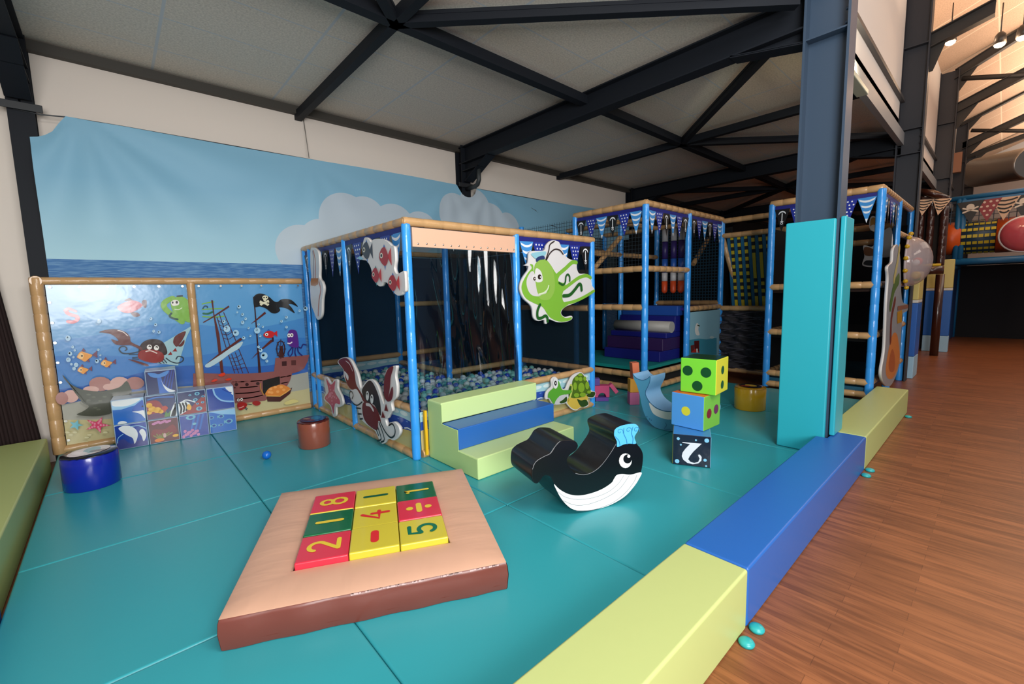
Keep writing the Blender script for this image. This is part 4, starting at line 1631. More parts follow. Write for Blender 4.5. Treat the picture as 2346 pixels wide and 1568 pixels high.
VB = lambda h: mat(h, 0.24, 0.03, 6, coat=0.4)
stool(-2.062, 1.353, 0.168, 0.262, VB('1024a0'), 'blue round foam stool with a printed top in front of the mural fence', VB('14161e'), [(0, 0, .8, .62, VB('d8cfcb')), (.1, .1, .5, .3, VB('6aa6a8')), (-.3, -.2, .4, .2, VB('e6e0dc')), (.3, -.2, .3, .16, VB('14161e'))])
stool(-0.508, 1.03, 0.142, 0.252, VB('8c4a38'), 'brown round foam stool with a printed top beside the ball pit', VB('4a1512'), [(0, 0, .82, .82, VB('1a2c44')), (.2, .1, .5, .3, VB('2a7a8c')), (-.25, -.2, .4, .2, VB('70341c')), (-.3, .3, .24, .14, VB('b88a6a'))])
stool(3.585, -1.395, 0.165, 0.262, VB('c99a10'), 'yellow round foam stool in front of the climbing frame', VB('b2860c'), [(0, 0, .8, .7, VB('2a1c16')), (.1, 0, .4, .3, VB('e4c24a')), (-.3, .2, .3, .2, VB('a83a2a'))])
c = at(611, 1043, 'z', 0.036)
g = G()
g.ball((c.x, c.y, 0.0365), 0.0365, mat('1668c8', 0.25), 3)
obj('play_ball', g, None, 'single blue plastic ball lying on the teal mat near the brown stool', 'ball')

# ------------------------------------------------------------------ number tray
TC = Vector((-0.842, -1.018, 0))
TA = math.atan2(-0.512, 1.069)
TS, HS, TH = 0.593, 0.362, 0.152
tray = thing('number_tray', 'large square tan and brown foam tray holding nine number blocks', 'tray', TC, TA)


def wrinkle(h, q):
    m = mat(h, 0.48, 0.0, 3, var=0.04)
    m = m.copy()
    nt = m.node_tree
    b = nt.nodes['Principled BSDF']
    tc = nt.nodes.new('ShaderNodeTexCoord')
    nz = nt.nodes.new('ShaderNodeTexNoise')
    nz.inputs['Scale'].default_value = 7
    nz.inputs['Detail'].default_value = 2
    # wrinkles run out from the opening: polar mapping
    mp = nt.nodes.new('ShaderNodeMapping')
    mp.inputs['Scale'].default_value = (2.4, 0.5, 1) if q % 2 == 0 else (0.5, 2.4, 1)
    nt.links.new(tc.outputs['Object'], mp.inputs[0])
    nt.links.new(mp.outputs[0], nz.inputs['Vector'])
    bp = nt.nodes.new('ShaderNodeBump')
    bp.inputs['Strength'].default_value = 0.16
    bp.inputs['Distance'].default_value = 0.02
    nt.links.new(nz.outputs['Fac'], bp.inputs['Height'])
    nt.links.new(bp.outputs[0], b.inputs['Normal'])
    return m


TANS = [wrinkle('d3a68c', q) for q in range(2)]
BRN = mat('74392e', 0.36, 0.10, 3, coat=0.15)
g = G()
o_, i_ = TS, HS
for q in range(4):
    R_ = Matrix.Rotation(q * math.pi / 2, 4, 'Z')
    v = [R_ @ Vector(p) for p in ((-o_, -o_, TH - 0.012), (o_, -o_, TH - 0.012), (i_, -i_, TH), (-i_, -i_, TH))]
    # wavy strip
    N = 16
    A0 = [v[0].lerp(v[1], k / N) for k in range(N + 1)]
    B0 = [v[3].lerp(v[2], k / N) for k in range(N + 1)]
    rows = []
    for s in (0, .03, .25, .5, .75, .95, 1):
        rows.append([g.bm.verts.new(a.lerp(b, s) + Vector((0, 0, (0.011 * math.sin(math.pi * min(1, s * 1.02)) ** 0.6 + 0.003 * math.sin(k * 1.9 + q * 2.3) * math.sin(math.pi * s) * math.sin(math.pi * k / N))))) for k, (a, b) in enumerate(zip(A0, B0))])
    for a, b in zip(rows, rows[1:]):
        for k in range(N):
            f = g.bm.faces.new((a[k], a[k + 1], b[k + 1], b[k]))
            f.smooth = True
            f.material_index = g.mi(TANS[q % 2])
    w = [R_ @ Vector(p) for p in ((-i_, -i_, TH), (i_, -i_, TH), (i_, -i_, 0.03), (-i_, -i_, 0.03))]
    g.face(w, mat('7a4a3a', 0.5))
bmesh.ops.remove_doubles(g.bm, verts=g.bm.verts, dist=0.0004)
obj('tray_top', g, tray, 'tan top', local=True)
g = G()
for q in range(4):
    R_ = Matrix.Rotation(q * math.pi / 2, 4, 'Z')
    N = 24
    rows = []
    for z, ou in ((0.002, -0.004), (0.01, 0.0), (0.08, 0.006), (TH - 0.03, 0.003), (TH - 0.014, -0.0015), (TH - 0.011, -0.006)):
        rows.append([g.bm.verts.new(R_ @ Vector((-TS - (ou if k == 0 else -ou if k == N else 0) * 1.0 + 2 * TS * k / N, -TS - ou - 0.003 * math.sin(k * 1.3 + q), z))) for k in range(N + 1)])
    for a, b in zip(rows, rows[1:]):
        for k in range(N):
            f = g.bm.faces.new((a[k], a[k + 1], b[k + 1], b[k]))
            f.smooth = True
            f.material_index = g.mi(BRN)
g.face([(-TS, -TS, 0.03), (TS, -TS, 0.03), (TS, TS, 0.03), (-TS, TS, 0.03)], mat('6a382c', 0.5))
obj('tray_side', g, tray, 'brown vinyl side', local=True)
# worn stitching flecks along the front edge
g = G()
for k in range(46):
    u = random.uniform(-0.1, 0.55)
    g.box((u, -TS - 0.0045, TH - 0.016 - random.uniform(0, .004)), (u + random.uniform(.004, .02), -TS - 0.002, TH - 0.012), mat('d8b4b0', 0.5))
obj('worn_seam', g, tray, local=True)

GY, GG, GRD = mat('cfc038', 0.3, 0.04, 6, coat=.2), mat('0c6238', 0.26, 0.04, 6, coat=.3), mat('d52f45', 0.3, 0.04, 6, coat=.2)
YG = mat('e2c532', 0.35)
RG = mat('d42a2e', 0.35)


def arc(cx, cy, rx, ry, a0, a1, n=14):
    return [(cx + rx * math.cos(math.radians(a0 + (a1 - a0) * k / n)), cy + ry * math.sin(math.radians(a0 + (a1 - a0) * k / n))) for k in range(n + 1)]


GLY = {'2': [arc(0, .22, .26, .26, 160, -35, 14) + [(-.28, -.46)], [(-.28, -.46), (.3, -.46)]],
       '1': [[(-.14, .34), (.02, .48), (.02, -.48)]],
       '4': [[(.12, .48), (-.3, -.14), (.3, -.14)], [(.12, .12), (.12, -.48)]],
       '5': [[(.26, .46), (-.2, .46), (-.24, .08)], [(-.24, .06)] + arc(0, -.16, .28, .29, 128, -150, 18)],
       '8': [arc(0, .24, .21, .22, 0, 360, 22), arc(0, -.22, .26, .26, 0, 360, 22)],
       'bar': [[(0, .42), (0, -.42)]], 'minus': [[(-.26, 0), (.26, 0)]],
       'div': [[(-.28, 0), (.28, 0)]]}
BLKS = [(0, 2, GRD, YG, '8', 'red block with a yellow figure eight, far left corner of the tray'), (1, 2, GY, mat('0f5a3a', .35), 'bar', 'yellow block with a dark green bar, middle of the far row'), (2, 2, GG, YG, '1', 'green block with a yellow figure one, far right corner of the tray'),
        (0, 1, GG, YG, 'bar', 'green block with a yellow bar, middle of the left column'), (1, 1, GY, RG, '4', 'yellow block with a red figure four, centre of the tray'), (2, 1, GRD, YG, 'div', 'red block with a yellow division sign, middle of the right column'),
        (0, 0, GRD, YG, '2', 'red block with a yellow figure two, near left corner of the tray'), (1, 0, GY, RG, 'minus', 'yellow block with a red minus sign, middle of the near row'), (2, 0, GY, mat('0f6a4a', .35), '5', 'yellow block with a dark green figure five, near right corner of the tray')]
BS = 0.236
for cx, cy, mb, mg, gl, lab in BLKS:
    lx, ly = (cx - 1) * 0.2385 + random.uniform(-.001, .001), (cy - 1) * 0.2385 - 0.003
    mx = Matrix.Translation(TC) @ Matrix.Rotation(TA, 4, 'Z') @ Matrix.Translation((lx, ly, 0.032))
    t = thing('number_block', lab, 'block', group='number blocks in the tray', mx=mx)
    g = G()
    hb = 0.152 + 0.004 * ((cx + cy) % 2) + (0.006 if gl == '8' else 0)
    sd = {'8': GY}.get(gl, mb)
    g.box((-BS / 2, -BS / 2, 0), (BS / 2, BS / 2, hb), [mb, mb, sd, mb, mb, mb])
    obj('foam_body', g, t, local=True, bevel=0.008)
    g = G()
    sc, w = 0.145, 0.022
    TFm = lambda p: Vector((-p[1] * sc, p[0] * sc, hb + 0.0015))
    wd_ = {'bar': 0.026, 'minus': 0.04, 'div': 0.032}.get(gl, w)
    for q_, st in enumerate(GLY[gl]):
        g.strip([TFm(p) + Vector((0, 0, 0.0007 * q_)) for p in st], wd_, (0, 0, 1), mg, caps=(gl != '8'))
    if gl == 'div':
        for s_ in (.36, -.36):
            g.disc(TFm((0, s_)), 0.02, (0, 0, 1), mg, 20)
    obj('printed_sign', g, t, local=True)


# ------------------------------------------------------------------ rocking animals
wa = math.radians(-73 - 90 + 180)
WP = Vector((0.245, -1.535, 0.0))
e1 = Vector((math.cos(math.radians(-17)), math.sin(math.radians(-17)), 0))
WN = Vector((-math.sin(math.radians(17)), -math.cos(math.radians(17)), 0))
ZW = (1180, 940, 6.272)
for _ in range(40):
    if min(atp(ZW[0] + a / ZW[2], ZW[1] + 1452 / ZW[2], WP, WN).z for a in (880, 980, 1080)) >= 0.002:
        break
    WP += WN * 0.006
whale = thing('whale_rocker', 'black and white foam whale rocker with a light blue spout on the teal mat', 'rocker', WP)
VBK = mat('0c0d10', 0.34, 0.05, 7, coat=0.15)


def plane_pts(pts, src, p0, n, sm=6, off=0.0):
    x0, y0, sc = src
    q = smooth(pts, sm) if sm else [Vector(p) for p in pts]
    return [atp(x0 + p[0] / sc, y0 + p[1] / sc, p0, n) + n * off for p in q]


ZW = (1180, 940, 6.272)
outl = [(245, 850), (265, 780), (330, 715), (420, 665), (500, 625), (550, 560), (600, 480), (680, 435), (790, 432), (870, 450), (908, 510), (880, 580), (800, 640), (755, 700), (755, 770), (800, 840), (880, 910), (980, 925), (1100, 895), (1220, 810), (1340, 660), (1445, 480), (1420, 340), (1440, 275), (1560, 215), (1700, 195), (1765, 230), (1770, 290), (1725, 380), (1745, 470), (1820, 570), (1845, 680), (1815, 890), (1720, 1090), (1560, 1260), (1330, 1385), (1080, 1445), (880, 1445), (760, 1390), (660, 1280), (590, 1150), (545, 1030), (500, 960), (420, 950), (370, 1010), (320, 1060), (265, 1040), (240, 960)]
g = G()
F = plane_pts(outl, ZW, WP, WN, 4)
zmin = min(p.z for p in F)
for p in F:
    p.z = max(p.z, 0.002)
g.prism(F, -WN * 0.30, VBK, VBK)
wb = obj('body', g, whale, bevel=0.006, seg=2)
g = G()
A = Art(g, WP + WN * 0.001, WN, 0.0006)
A.zoom(*ZW)
WHW = mat('eef0f0', 0.4, 0.04, 8)
A.poly([(560, 1065), (640, 1140), (760, 1205), (900, 1228), (1060, 1205), (1240, 1140), (1380, 1050), (1420, 990), (1460, 935), (1540, 918), (1660, 928), (1815, 895), (1780, 990), (1700, 1110), (1560, 1255), (1330, 1380), (1080, 1440), (880, 1440), (765, 1385), (665, 1275), (600, 1160)], WHW, 4)
GL = mat('8d9094', 0.5)
for l in ([(610, 1170), (720, 1250), (900, 1285), (1120, 1260), (1330, 1180), (1480, 1060), (1560, 940)], [(690, 1300), (860, 1365), (1060, 1350), (1300, 1260), (1500, 1130), (1640, 940)], [(880, 1445), (1100, 1435), (1360, 1350), (1560, 1210), (1700, 1040), (1745, 935)]):
    A.line(l, 0.0028, GL, 4)
obj('belly_patch', g, whale, 'white grooved belly')
g = G()
A = Art(g, WP + WN * 0.0015, WN, 0.0006)
A.zoom(*ZW)
A.dot((1585, 728), 92, WHW, 106)
A.dot((1615, 702), 62, VBK, 66)
A.dot((1632, 664), 22, WHW, 24)
obj('eye', g, whale, 'white eye with a black pupil')
g = G()
A = Art(g, WP + WN * 0.001, WN, 0.0006)
A.zoom(*ZW)
SPB, SPD = mat('5cbdf2', 0.35), mat('2a7ab0', 0.4)
A.poly([(1468, 530), (1462, 450), (1425, 370), (1428, 300), (1460, 255), (1560, 215), (1700, 196), (1765, 230), (1768, 290), (1715, 390), (1738, 480), (1640, 482), (1560, 495)], SPB, 4)
for cx, cy in ((1505, 310), (1630, 290), (1740, 285)):
    A.line([(cx + (6 + 5 * k) * math.cos(k * 0.75), cy + (6 + 5 * k) * math.sin(k * 0.75)) for k in range(10)], 0.0035, SPD, 3)
for l in ([(1435, 380), (1490, 440), (1505, 510)], [(1560, 260), (1560, 340), (1595, 420), (1605, 490)], [(1690, 240), (1670, 330), (1690, 400), (1685, 480)]):
    A.line(l, 0.0035, SPD, 4)
obj('water_spout', g, whale, 'light blue water spout')
g = G()
A = Art(g, WP + WN * 0.003, WN, 0.0004)
A.zoom(*ZW)
A.line([(1450, 490), (1340, 665), (1220, 815), (1100, 900), (980, 930), (870, 910)], 0.003, mat('85878c', 0.4), 5)
A.line([(250, 850), (300, 740), (420, 665), (500, 625), (560, 540), (640, 452)], 0.003, mat('85878c', 0.4), 5)
obj('piping_seam', g, whale)

# dolphin rocker, its side facing -x
DP = Vector((at(1522, 987, 'z', 0).x, 0, 0))
DN = Vector((-1, 0, 0))
dol = thing('dolphin_rocker', 'light blue foam dolphin rocker with its tail up, behind the stacked dice', 'rocker', (DP.x, -1.0, 0))
LB1, LB2 = mat('4d93b8', 0.45, 0.1, 6), mat('7fb6e2', 0.42, 0.12, 6)
ZD = (1320, 780, 7.82)
dl = [(1012, 598), (1060, 660), (1130, 703), (1205, 715), (1280, 685), (1325, 650), (1320, 740), (1285, 830), (1245, 920), (1255, 1000), (1320, 1110), (1430, 1205), (1560, 1262), (1690, 1278), (1900, 1230), (2050, 1120), (2180, 1080), (2300, 1180), (2340, 1330), (2250, 1480), (2050, 1600), (1800, 1640), (1560, 1610), (1380, 1540), (1250, 1380), (1180, 1200), (1130, 960), (1080, 800), (1030, 690)]
F = plane_pts(dl, ZD, DP, DN, 4)
for p in F:
    p.z = max(p.z, 0.002)
g = G()
g.prism(F, Vector((0.30, 0, 0)), LB1, LB2)
obj('body', g, dol, bevel=0.006, seg=2)
g = G()
A = Art(g, DP + DN * 0.001, DN, 0.0006)
A.zoom(*ZD)
A.poly([(1310, 1120), (1420, 1215), (1560, 1272), (1690, 1285), (1850, 1260), (1850, 1380), (1690, 1420), (1550, 1400), (1400, 1330), (1335, 1230)], mat('dcdcda', 0.5), 4)
A.line([(1012, 598), (1060, 660), (1130, 703), (1205, 715), (1280, 685), (1325, 650), (1320, 740), (1285, 830), (1245, 920), (1255, 1000), (1320, 1110), (1430, 1205), (1560, 1262), (1690, 1278)], 0.006, mat('2a5a86', 0.4), 4)
A.line([(1600, 1480), (1620, 1530), (1580, 1590), (1690, 1600)], 0.004, mat('2a5a86', 0.4), 3)
for c in ((1270, 1370), (1320, 1410), (1350, 1430), (1300, 1450)):
    A.dot(c, 10, mat('2a5a86', 0.4))
obj('belly_patch', g, dol)

# ------------------------------------------------------------------ stacked dice


def die(px_c, x_dir_deg, size, z0, loc, lab, faces, body):
    """faces: (front, right, top) colours"""
    t = thing('foam_die', lab, 'soft die', (loc[0], loc[1], z0), math.radians(x_dir_deg), group='stacked soft dice')
    g = G()
    h = size / 2
    f, r, tp = faces
    g.box((-h, -h, 0.001), (h, h, size), [body, tp, f, r, body, r])
    obj('foam_body', g, t, local=True, bevel=0.009)
    return t


def navy_cube():
    c0, c1 = at(1540, 1064, 'z', 0), at(1628, 1074, 'z', 0)
    e = (c1 - c0)
    w = e.length
    e = e.normalized()
    n = Vector((e.y, -e.x, 0))
    ang = math.degrees(math.atan2(e.y, e.x))
    c = (c0 + c1) / 2 - n * w / 2
    return c, ang, w


nc, na, nw = navy_cube()
NH = 0.253
NV = mat('15182e', 0.2, 0.12, 7, coat=0.5)
t = thing('foam_cube', 'navy foam cube with an upside down white figure two, under the dice stack', 'cube', (nc.x, nc.y, 0), math.radians(na))
g = G()
h = nw / 2
g.box((-h, -h, 0.001), (h, h, NH), [NV, mat('3f86c8', .35), NV, mat('8fc4e2', .3), NV, mat('c9b83a', .35)])
obj('foam_body', g, t, local=True, bevel=0.007)
g = G()
fy = -h - 0.0012
FP = lambda u, v, k=0: Vector((-h + nw * u, fy - 0.0005 * k, NH * v))
g.box((-h + 0.004, fy, 0.006), (h - 0.004, fy + 0.001, NH - 0.004), NV)
W2 = mat('dfe2ea', 0.3)
two = [(.26, .76), (.76, .765), (.56, .50), (.46, .33), (.42, .22), (.48, .145), (.58, .125), (.68, .17), (.715, .28), (.68, .36), (.675, .40), (.72, .41), (.765, .34), (.76, .22), (.68, .12), (.54, .075), (.40, .10), (.29, .19), (.25, .30), (.27, .42), (.34, .55), (.46, .72), (.26, .735)]
g.face([FP(u, v, 1) for u, v in two], W2)
for u, v, r in ((.15, .86, .042), (.61, .86, .026), (.885, .88, .06), (.22, .67, .026), (.13, .12, .06), (.855, .25, .043), (.885, .065, .026)):
    g.disc(FP(u, v, 2), r * nw, (0, -1, 0), mat('86c6e6', 0.3), 20)
obj('printed_figure', g, t, local=True)
# blue die and green die above, turned to show two sides


def fit_die(corner, left, right, z, size=None):
    c, l, r = at(*corner, 'z', z), at(*left, 'z', z), at(*right, 'z', z)
    return c, l, r


def build_die(corner, left, z, size, lab, cf, cr, ct, pf, pr_, body, edge):
    c, l = at(*corner, 'z', z), at(*left, 'z', z)
    e = (c - l).normalized()
    n = Vector((e.y, -e.x, 0))
    cen = c - e * size / 2 - n * size / 2
    ang = math.atan2(e.y, e.x)
    t = thing('foam_die', lab, 'die', (cen.x, cen.y, z), ang)
    h = size / 2
    g = G()
    g.box((-h, -h, 0.001), (h, h, size), [body, ct, cf, cr, body, body])
    obj('foam_body', g, t, local=True, bevel=0.008)
    g = G()
    for u, v, r, m in pf:
        g.disc((-h + size * u, -h - 0.0015, size * v), r * size, (0, -1, 0), m, 28)
    for u, v, r, m in pr_:
        g.disc((h + 0.0015, -h + size * u, size * v), r * size, (1, 0, 0), m, 28)
    obj('pips', g, t, local=True)
    return t


GD, GF = mat('0a4a22', 0.4), mat('7ad63a', 0.35, 0.05, 6)
YE = mat('d8d23a', 0.4)
build_die((1612, 990), (1537, 973), NH + 0.002, 0.285, 'blue and green foam die with a yellow pip, middle of the dice stack', mat('4d96dc', 0.4, 0.05, 6), mat('76b83c', 0.4, 0.05, 6), mat('e06a28', 0.4), [(.46, .5, .135, YE)], [(.3, .47, .14, mat('7a0c22', .4)), (.73, .52, .14, mat('6a1f52', .4))], mat('8ab84a', .4), None)
build_die((1640, 908), (1551, 896), NH + 0.289, 0.29, 'bright green foam die with dark pips, on top of the dice stack', GF, mat('d6d02e', 0.4, 0.05, 6), mat('0f3a16', 0.35, coat=.3), [(.21, .635, .145, GD), (.72, .63, .145, GD), (.49, .22, .145, GD)], [(.5, .66, .12, GD), (.5, .24, .12, GD)], mat('7aa63a', .4), None)

# ------------------------------------------------------------------ loose foam building blocks
def block(pts_px, z, name, lab, m, size, rot=0.0, tilt=0.0, shape='box', dx=0.0, dy=0.0):
    c = at(*pts_px, 'z', z)
    mx = Matrix.Translation(c) @ Matrix.Rotation(math.radians(rot), 4, 'Z') @ Matrix.Rotation(math.radians(tilt), 4, 'Y')
    g = G()
    sx, sy, sz = size
    if shape == 'box':
        g.box((-sx / 2, -sy / 2, 0.001), (sx / 2, sy / 2, sz), m, mx)
    else:
        pr = [(-sx / 2, 0.001), (-sx / 4 * 1.1, 0.001)]
        pr += [(sx / 4 * 1.1 * math.cos(math.pi - math.pi * k / 10), 0.001 + sx / 4 * 1.15 * math.sin(math.pi * k / 10)) for k in range(1, 10)]
        pr += [(sx / 4 * 1.1, 0.001), (sx / 2, 0.001), (sx / 2, sz), (-sx / 2, sz)]
        g.prism([mx @ Vector((p[0], -sy / 2, p[1])) for p in pr], mx.to_3x3() @ Vector((0, sy, 0)), m, m)
    return obj('foam_block', g, None, lab, 'block', 'loose foam building blocks', bevel=0.006, seg=2)


bx = at(1451, 928, 'z', 0)
bxp = (1451, 926)
FB = lambda h: mat(h, 0.75)
block(bxp, 0.0, 'b', 'pink foam block at the bottom of the small tower behind the dolphin rocker', FB('c06a98'), (0.12, 0.12, 0.155), -42)
b0 = at(*bxp, 'z', 0)


def blockw(p, lab, m, size, rot=0, tilt=0, shape='box', ax='Y'):
    mx = Matrix.Translation(Vector(p)) @ Matrix.Rotation(math.radians(rot), 4, 'Z') @ Matrix.Rotation(math.radians(tilt), 4, ax)
    g = G()
    sx, sy, sz = size
    if shape == 'box':
        g.box((-sx / 2, -sy / 2, 0), (sx / 2, sy / 2, sz), m, mx)
    else:
        r = sx * 0.27
        pr = [(-sx / 2, 0), (-r, 0)] + [(r * math.cos(math.pi - math.pi * k / 10), r * 1.1 * math.sin(math.pi * k / 10)) for k in range(1, 10)] + [(r, 0), (sx / 2, 0), (sx / 2, sz), (-sx / 2, sz)]
        g.prism([mx @ Vector((q[0], -sy / 2, q[1])) for q in pr], mx.to_3x3() @ Vector((0, sy, 0)), m, m)
    return obj('foam_block', g, None, lab, 'block', 'loose foam building blocks', bevel=0.005, seg=2)


blockw((b0.x, b0.y, 0.157), 'orange yellow foam block in the middle of the small tower behind the dolphin rocker', FB('e0a03a'), (0.115, 0.115, 0.165), -40)
blockw((b0.x + 0.02, b0.y - 0.01, 0.324), 'salmon orange foam block tilted on top of the small tower behind the dolphin rocker', FB('e07a55'), (0.085, 0.115, 0.2), -40, -4)
p = at(1384, 918, 'z', 0)
blockw((p.x - 0.02, p.y + 0.03, 0.001), 'purple foam block lying under the pink arch beside the ball pit corner', FB('5a3a8c'), (0.17, 0.12, 0.05), -42)
blockw((p.x - 0.02, p.y + 0.03, 0.053), 'pink foam arch block beside the ball pit corner post', FB('b8406e'), (0.19, 0.11, 0.15), -42, 0, 'arch')
blockw((p.x - 0.075, p.y + 0.075, 0.205), 'purple foam cube on top of the pink arch beside the ball pit', FB('57408c'), (0.09, 0.09, 0.09), -42)
q = at(1403, 900, 'z', 0.02)
blockw((p.x + 0.134, p.y - 0.096, 0.10), 'pink foam plank leaning against the pink arch beside the ball pit', FB('c45076'), (0.05, 0.09, 0.14), -42, -38)
blockw((p.x - 0.09, p.y + 0.12, 0.297), 'small red foam block on the purple cube beside the ball pit corner', FB('b3202a'), (0.06, 0.06, 0.04), -42)

# ------------------------------------------------------------------ column pads
g = G()
g.box((2.442, -2.378, 0.002), (2.486, -2.028, 1.93), PADT)
obj('column_pad', g, None, 'tall teal foam pad on the broad left face of the steel column', 'column pad', 'teal column pads', bevel=0.012)
g = G()
g.box((2.495, -2.436, 0.163), (2.765, -2.396, 1.945), PADT)
obj('column_pad', g, None, 'tall teal foam pad standing on the kerb at the right face of the column', 'column pad', 'teal column pads', bevel=0.012)

# ------------------------------------------------------------------ cut-out signs on the ball pit


def cutout(name, lab, outline, src, p0, nrm, thick=0.03, sm=5, face='dcdadb'):
    t = thing(name, lab, 'sign', atp(src[0] + outline[0][0] / src[2], src[1] + outline[0][1] / src[2], p0, nrm), group=None)
    g = G()
    F = plane_pts(outline, src, p0, nrm, sm)
    g.prism(F, -Vector(nrm) * thick, sgn(face), sgn('d2cfcc'))
    obj('board', g, t)
    g = G()
    A = Art(g, Vector(p0), nrm, 0.0006)
    A.zoom(*src)
    return t, g, A


NX_, NY_ = Vector((-1, 0, 0)), Vector((0, -1, 0))
# octopus
t, g, A = cutout('octopus_sign', 'green smiling octopus cut-out sign with a sailor cap on the ball pit front',
                 [(160, 485), (220, 440), (245, 270), (380, 250), (490, 235), (520, 150), (600, 80), (700, 95), (740, 150), (800, 300), (880, 380), (960, 405), (1005, 440), (1010, 540), (1050, 620), (1150, 625), (1230, 680), (1250, 800), (1295, 900), (1180, 990), (1000, 1090), (830, 1160), (760, 1230), (760, 1290), (820, 1330), (920, 1310), (930, 1360), (850, 1405), (700, 1415), (560, 1365), (530, 1420), (500, 1440), (480, 1375), (380, 1395), (310, 1340), (290, 1200), (250, 1125), (150, 1030), (90, 900), (95, 780), (150, 660), (220, 560), (225, 500)], (1180, 540, 7.125), (0, -0.085, 0), NY_)
OG, OG2, OD = sgn('7db63a'), sgn('8fbb4e'), sgn('1c5a1e')
CR1 = sgn('e0dfe0')
A.line([(1000, 440), (930, 440), (820, 540), (700, 640)], 0.045, OG)
A.line([(1235, 690), (1160, 655), (1040, 690), (900, 790), (780, 880)], 0.04, OG)
A.line([(1285, 905), (1150, 990), (980, 1070), (820, 1110)], 0.035, OG)
A.poly([(320, 480), (400, 400), (500, 395), (580, 480), (670, 620), (740, 620), (700, 740), (820, 800), (770, 960), (790, 1080), (880, 1110), (760, 1210), (750, 1290), (820, 1345), (925, 1335), (880, 1390), (720, 1405), (560, 1330), (450, 1170), (330, 1115), (180, 1030), (110, 900), (115, 780), (200, 620), (270, 530), (240, 470), (290, 480), (300, 560), (310, 620)], OG, 4)
A.poly([(345, 700), (280, 580), (200, 680), (185, 800), (230, 930), (320, 990), (480, 970), (545, 830), (470, 900), (380, 950), (340, 800)], sgn('d6d2d4'), 4)
A.poly([(320, 500), (400, 400), (510, 410), (600, 520), (640, 700), (640, 900), (560, 1040), (440, 1050), (390, 990), (540, 920), (560, 820), (480, 940), (375, 955), (330, 760), (320, 620)], OG2, 4)
A.poly([(330, 550), (370, 540), (420, 590), (445, 680), (435, 750), (340, 755), (320, 650)], CR1, 4)
A.poly([(270, 690), (300, 640), (335, 680), (335, 740), (290, 740)], CR1, 4)
A.dot((395, 675), 30, sgn('241410'), 42)
A.dot((408, 678), 10, CR1, 14)
A.dot((312, 705), 22, sgn('3c241c'), 32)
A.dot((316, 703), 9, CR1, 13)
A.line([(380, 960), (460, 935), (520, 880), (540, 820)], 0.016, sgn('dbe8c4'))
A.poly([(262, 290), (490, 260), (470, 340), (400, 340), (340, 380), (290, 350)], sgn('8fc6d6'), 3)
A.poly([(335, 375), (400, 335), (460, 332), (475, 385), (400, 395), (345, 430)], sgn('27386a'), 3)
A.line([(495, 390), (540, 250), (560, 150), (630, 95)], 0.014, sgn('2c1e1c'))
A.line([(505, 395), (560, 290), (640, 225), (720, 240), (775, 305)], 0.014, sgn('2c1e1c'))
A.line([(710, 770), (770, 805), (810, 760), (820, 670), (850, 635), (880, 670), (882, 740)], 0.022, OD)
A.line([(780, 985), (880, 970), (960, 890), (1030, 800), (1065, 810), (1075, 890)], 0.038, OD)
A.line([(395, 1130), (355, 1230), (360, 1340), (420, 1345), (480, 1310), (515, 1340), (520, 1400)], 0.032, OD)
A.poly([(1000, 480), (1020, 600), (860, 760), (790, 820), (880, 800), (900, 700), (860, 620), (800, 660), (790, 760), (720, 760), (720, 700), (850, 560), (950, 460)], CR1, 3) if False else None
obj('printed_picture', g, t)
# turtle
t, g, A = cutout('turtle_sign', 'green turtle cut-out sign beside the foam steps on the low front panel',
                 [(690, 930), (700, 800), (760, 710), (830, 640), (820, 500), (880, 430), (950, 470), (980, 560), (1050, 680), (1140, 700), (1200, 560), (1300, 400), (1450, 325), (1540, 370), (1640, 530), (1700, 720), (1800, 770), (1790, 870), (1720, 910), (1640, 910), (1650, 1060), (1570, 1115), (1470, 1120), (1380, 1180), (1290, 1165), (1210, 1090), (1130, 1010), (1000, 1050), (860, 1050), (800, 980), (760, 920)], (1180, 820, 9.8), (0, -0.075, 0), NY_, 0.025)
TG, TD, TY = sgn('5aa532'), sgn('2f4a16'), sgn('d9b84a')
A.poly([(1200, 900), (1330, 890), (1600, 840), (1640, 900), (1560, 1100), (1470, 1110), (1370, 1165), (1260, 1120), (1170, 1010)], TY, 4)
A.poly([(1390, 930), (1480, 960), (1590, 945), (1645, 1040), (1560, 1100), (1470, 1090)], TD, 4)
A.poly([(1600, 850), (1700, 770), (1795, 780), (1770, 870), (1690, 890)], TD, 4)
A.poly([(1240, 880), (1270, 620), (1300, 480), (1400, 380), (1470, 345), (1530, 390), (1630, 560), (1695, 730), (1600, 830), (1430, 900)], sgn('506e1c'), 4)
for c, rx, ry in (((1460, 385), 50, 30), ((1380, 470), 45, 50), ((1465, 480), 42, 50), ((1560, 470), 35, 50), ((1340, 640), 42, 90), ((1480, 670), 72, 110), ((1610, 620), 45, 90), ((1370, 840), 60, 50), ((1510, 830), 70, 50), ((1650, 770), 45, 35)):
    A.dot(c, rx, sgn('86ac2c'), ry)
A.poly([(1160, 1010), (1190, 960), (1200, 740), (1225, 600), (1270, 610), (1275, 750), (1230, 900)], sgn('c7cf62'), 4)
A.poly([(1190, 720), (1215, 640), (1255, 640), (1240, 760), (1195, 880)], sgn('3a5a1c'), 4)
A.poly([(725, 890), (740, 780), (830, 690), (900, 640), (960, 520), (1010, 640), (1060, 720), (1250, 730), (1240, 790), (1150, 820), (1000, 850), (940, 920), (870, 1030), (830, 1010), (770, 910)], TG, 4)
A.poly([(870, 1035), (980, 860), (1145, 835), (1140, 1000), (1010, 1040)], sgn('c9c9cc'), 3)
A.poly([(985, 990), (1060, 940), (1140, 870), (1140, 980), (1020, 1025)], TD, 4)
A.dot((890, 570), 58, sgn('e4e4e4'), 125)
A.dot((890, 570), 30, sgn('15100e'), 55)
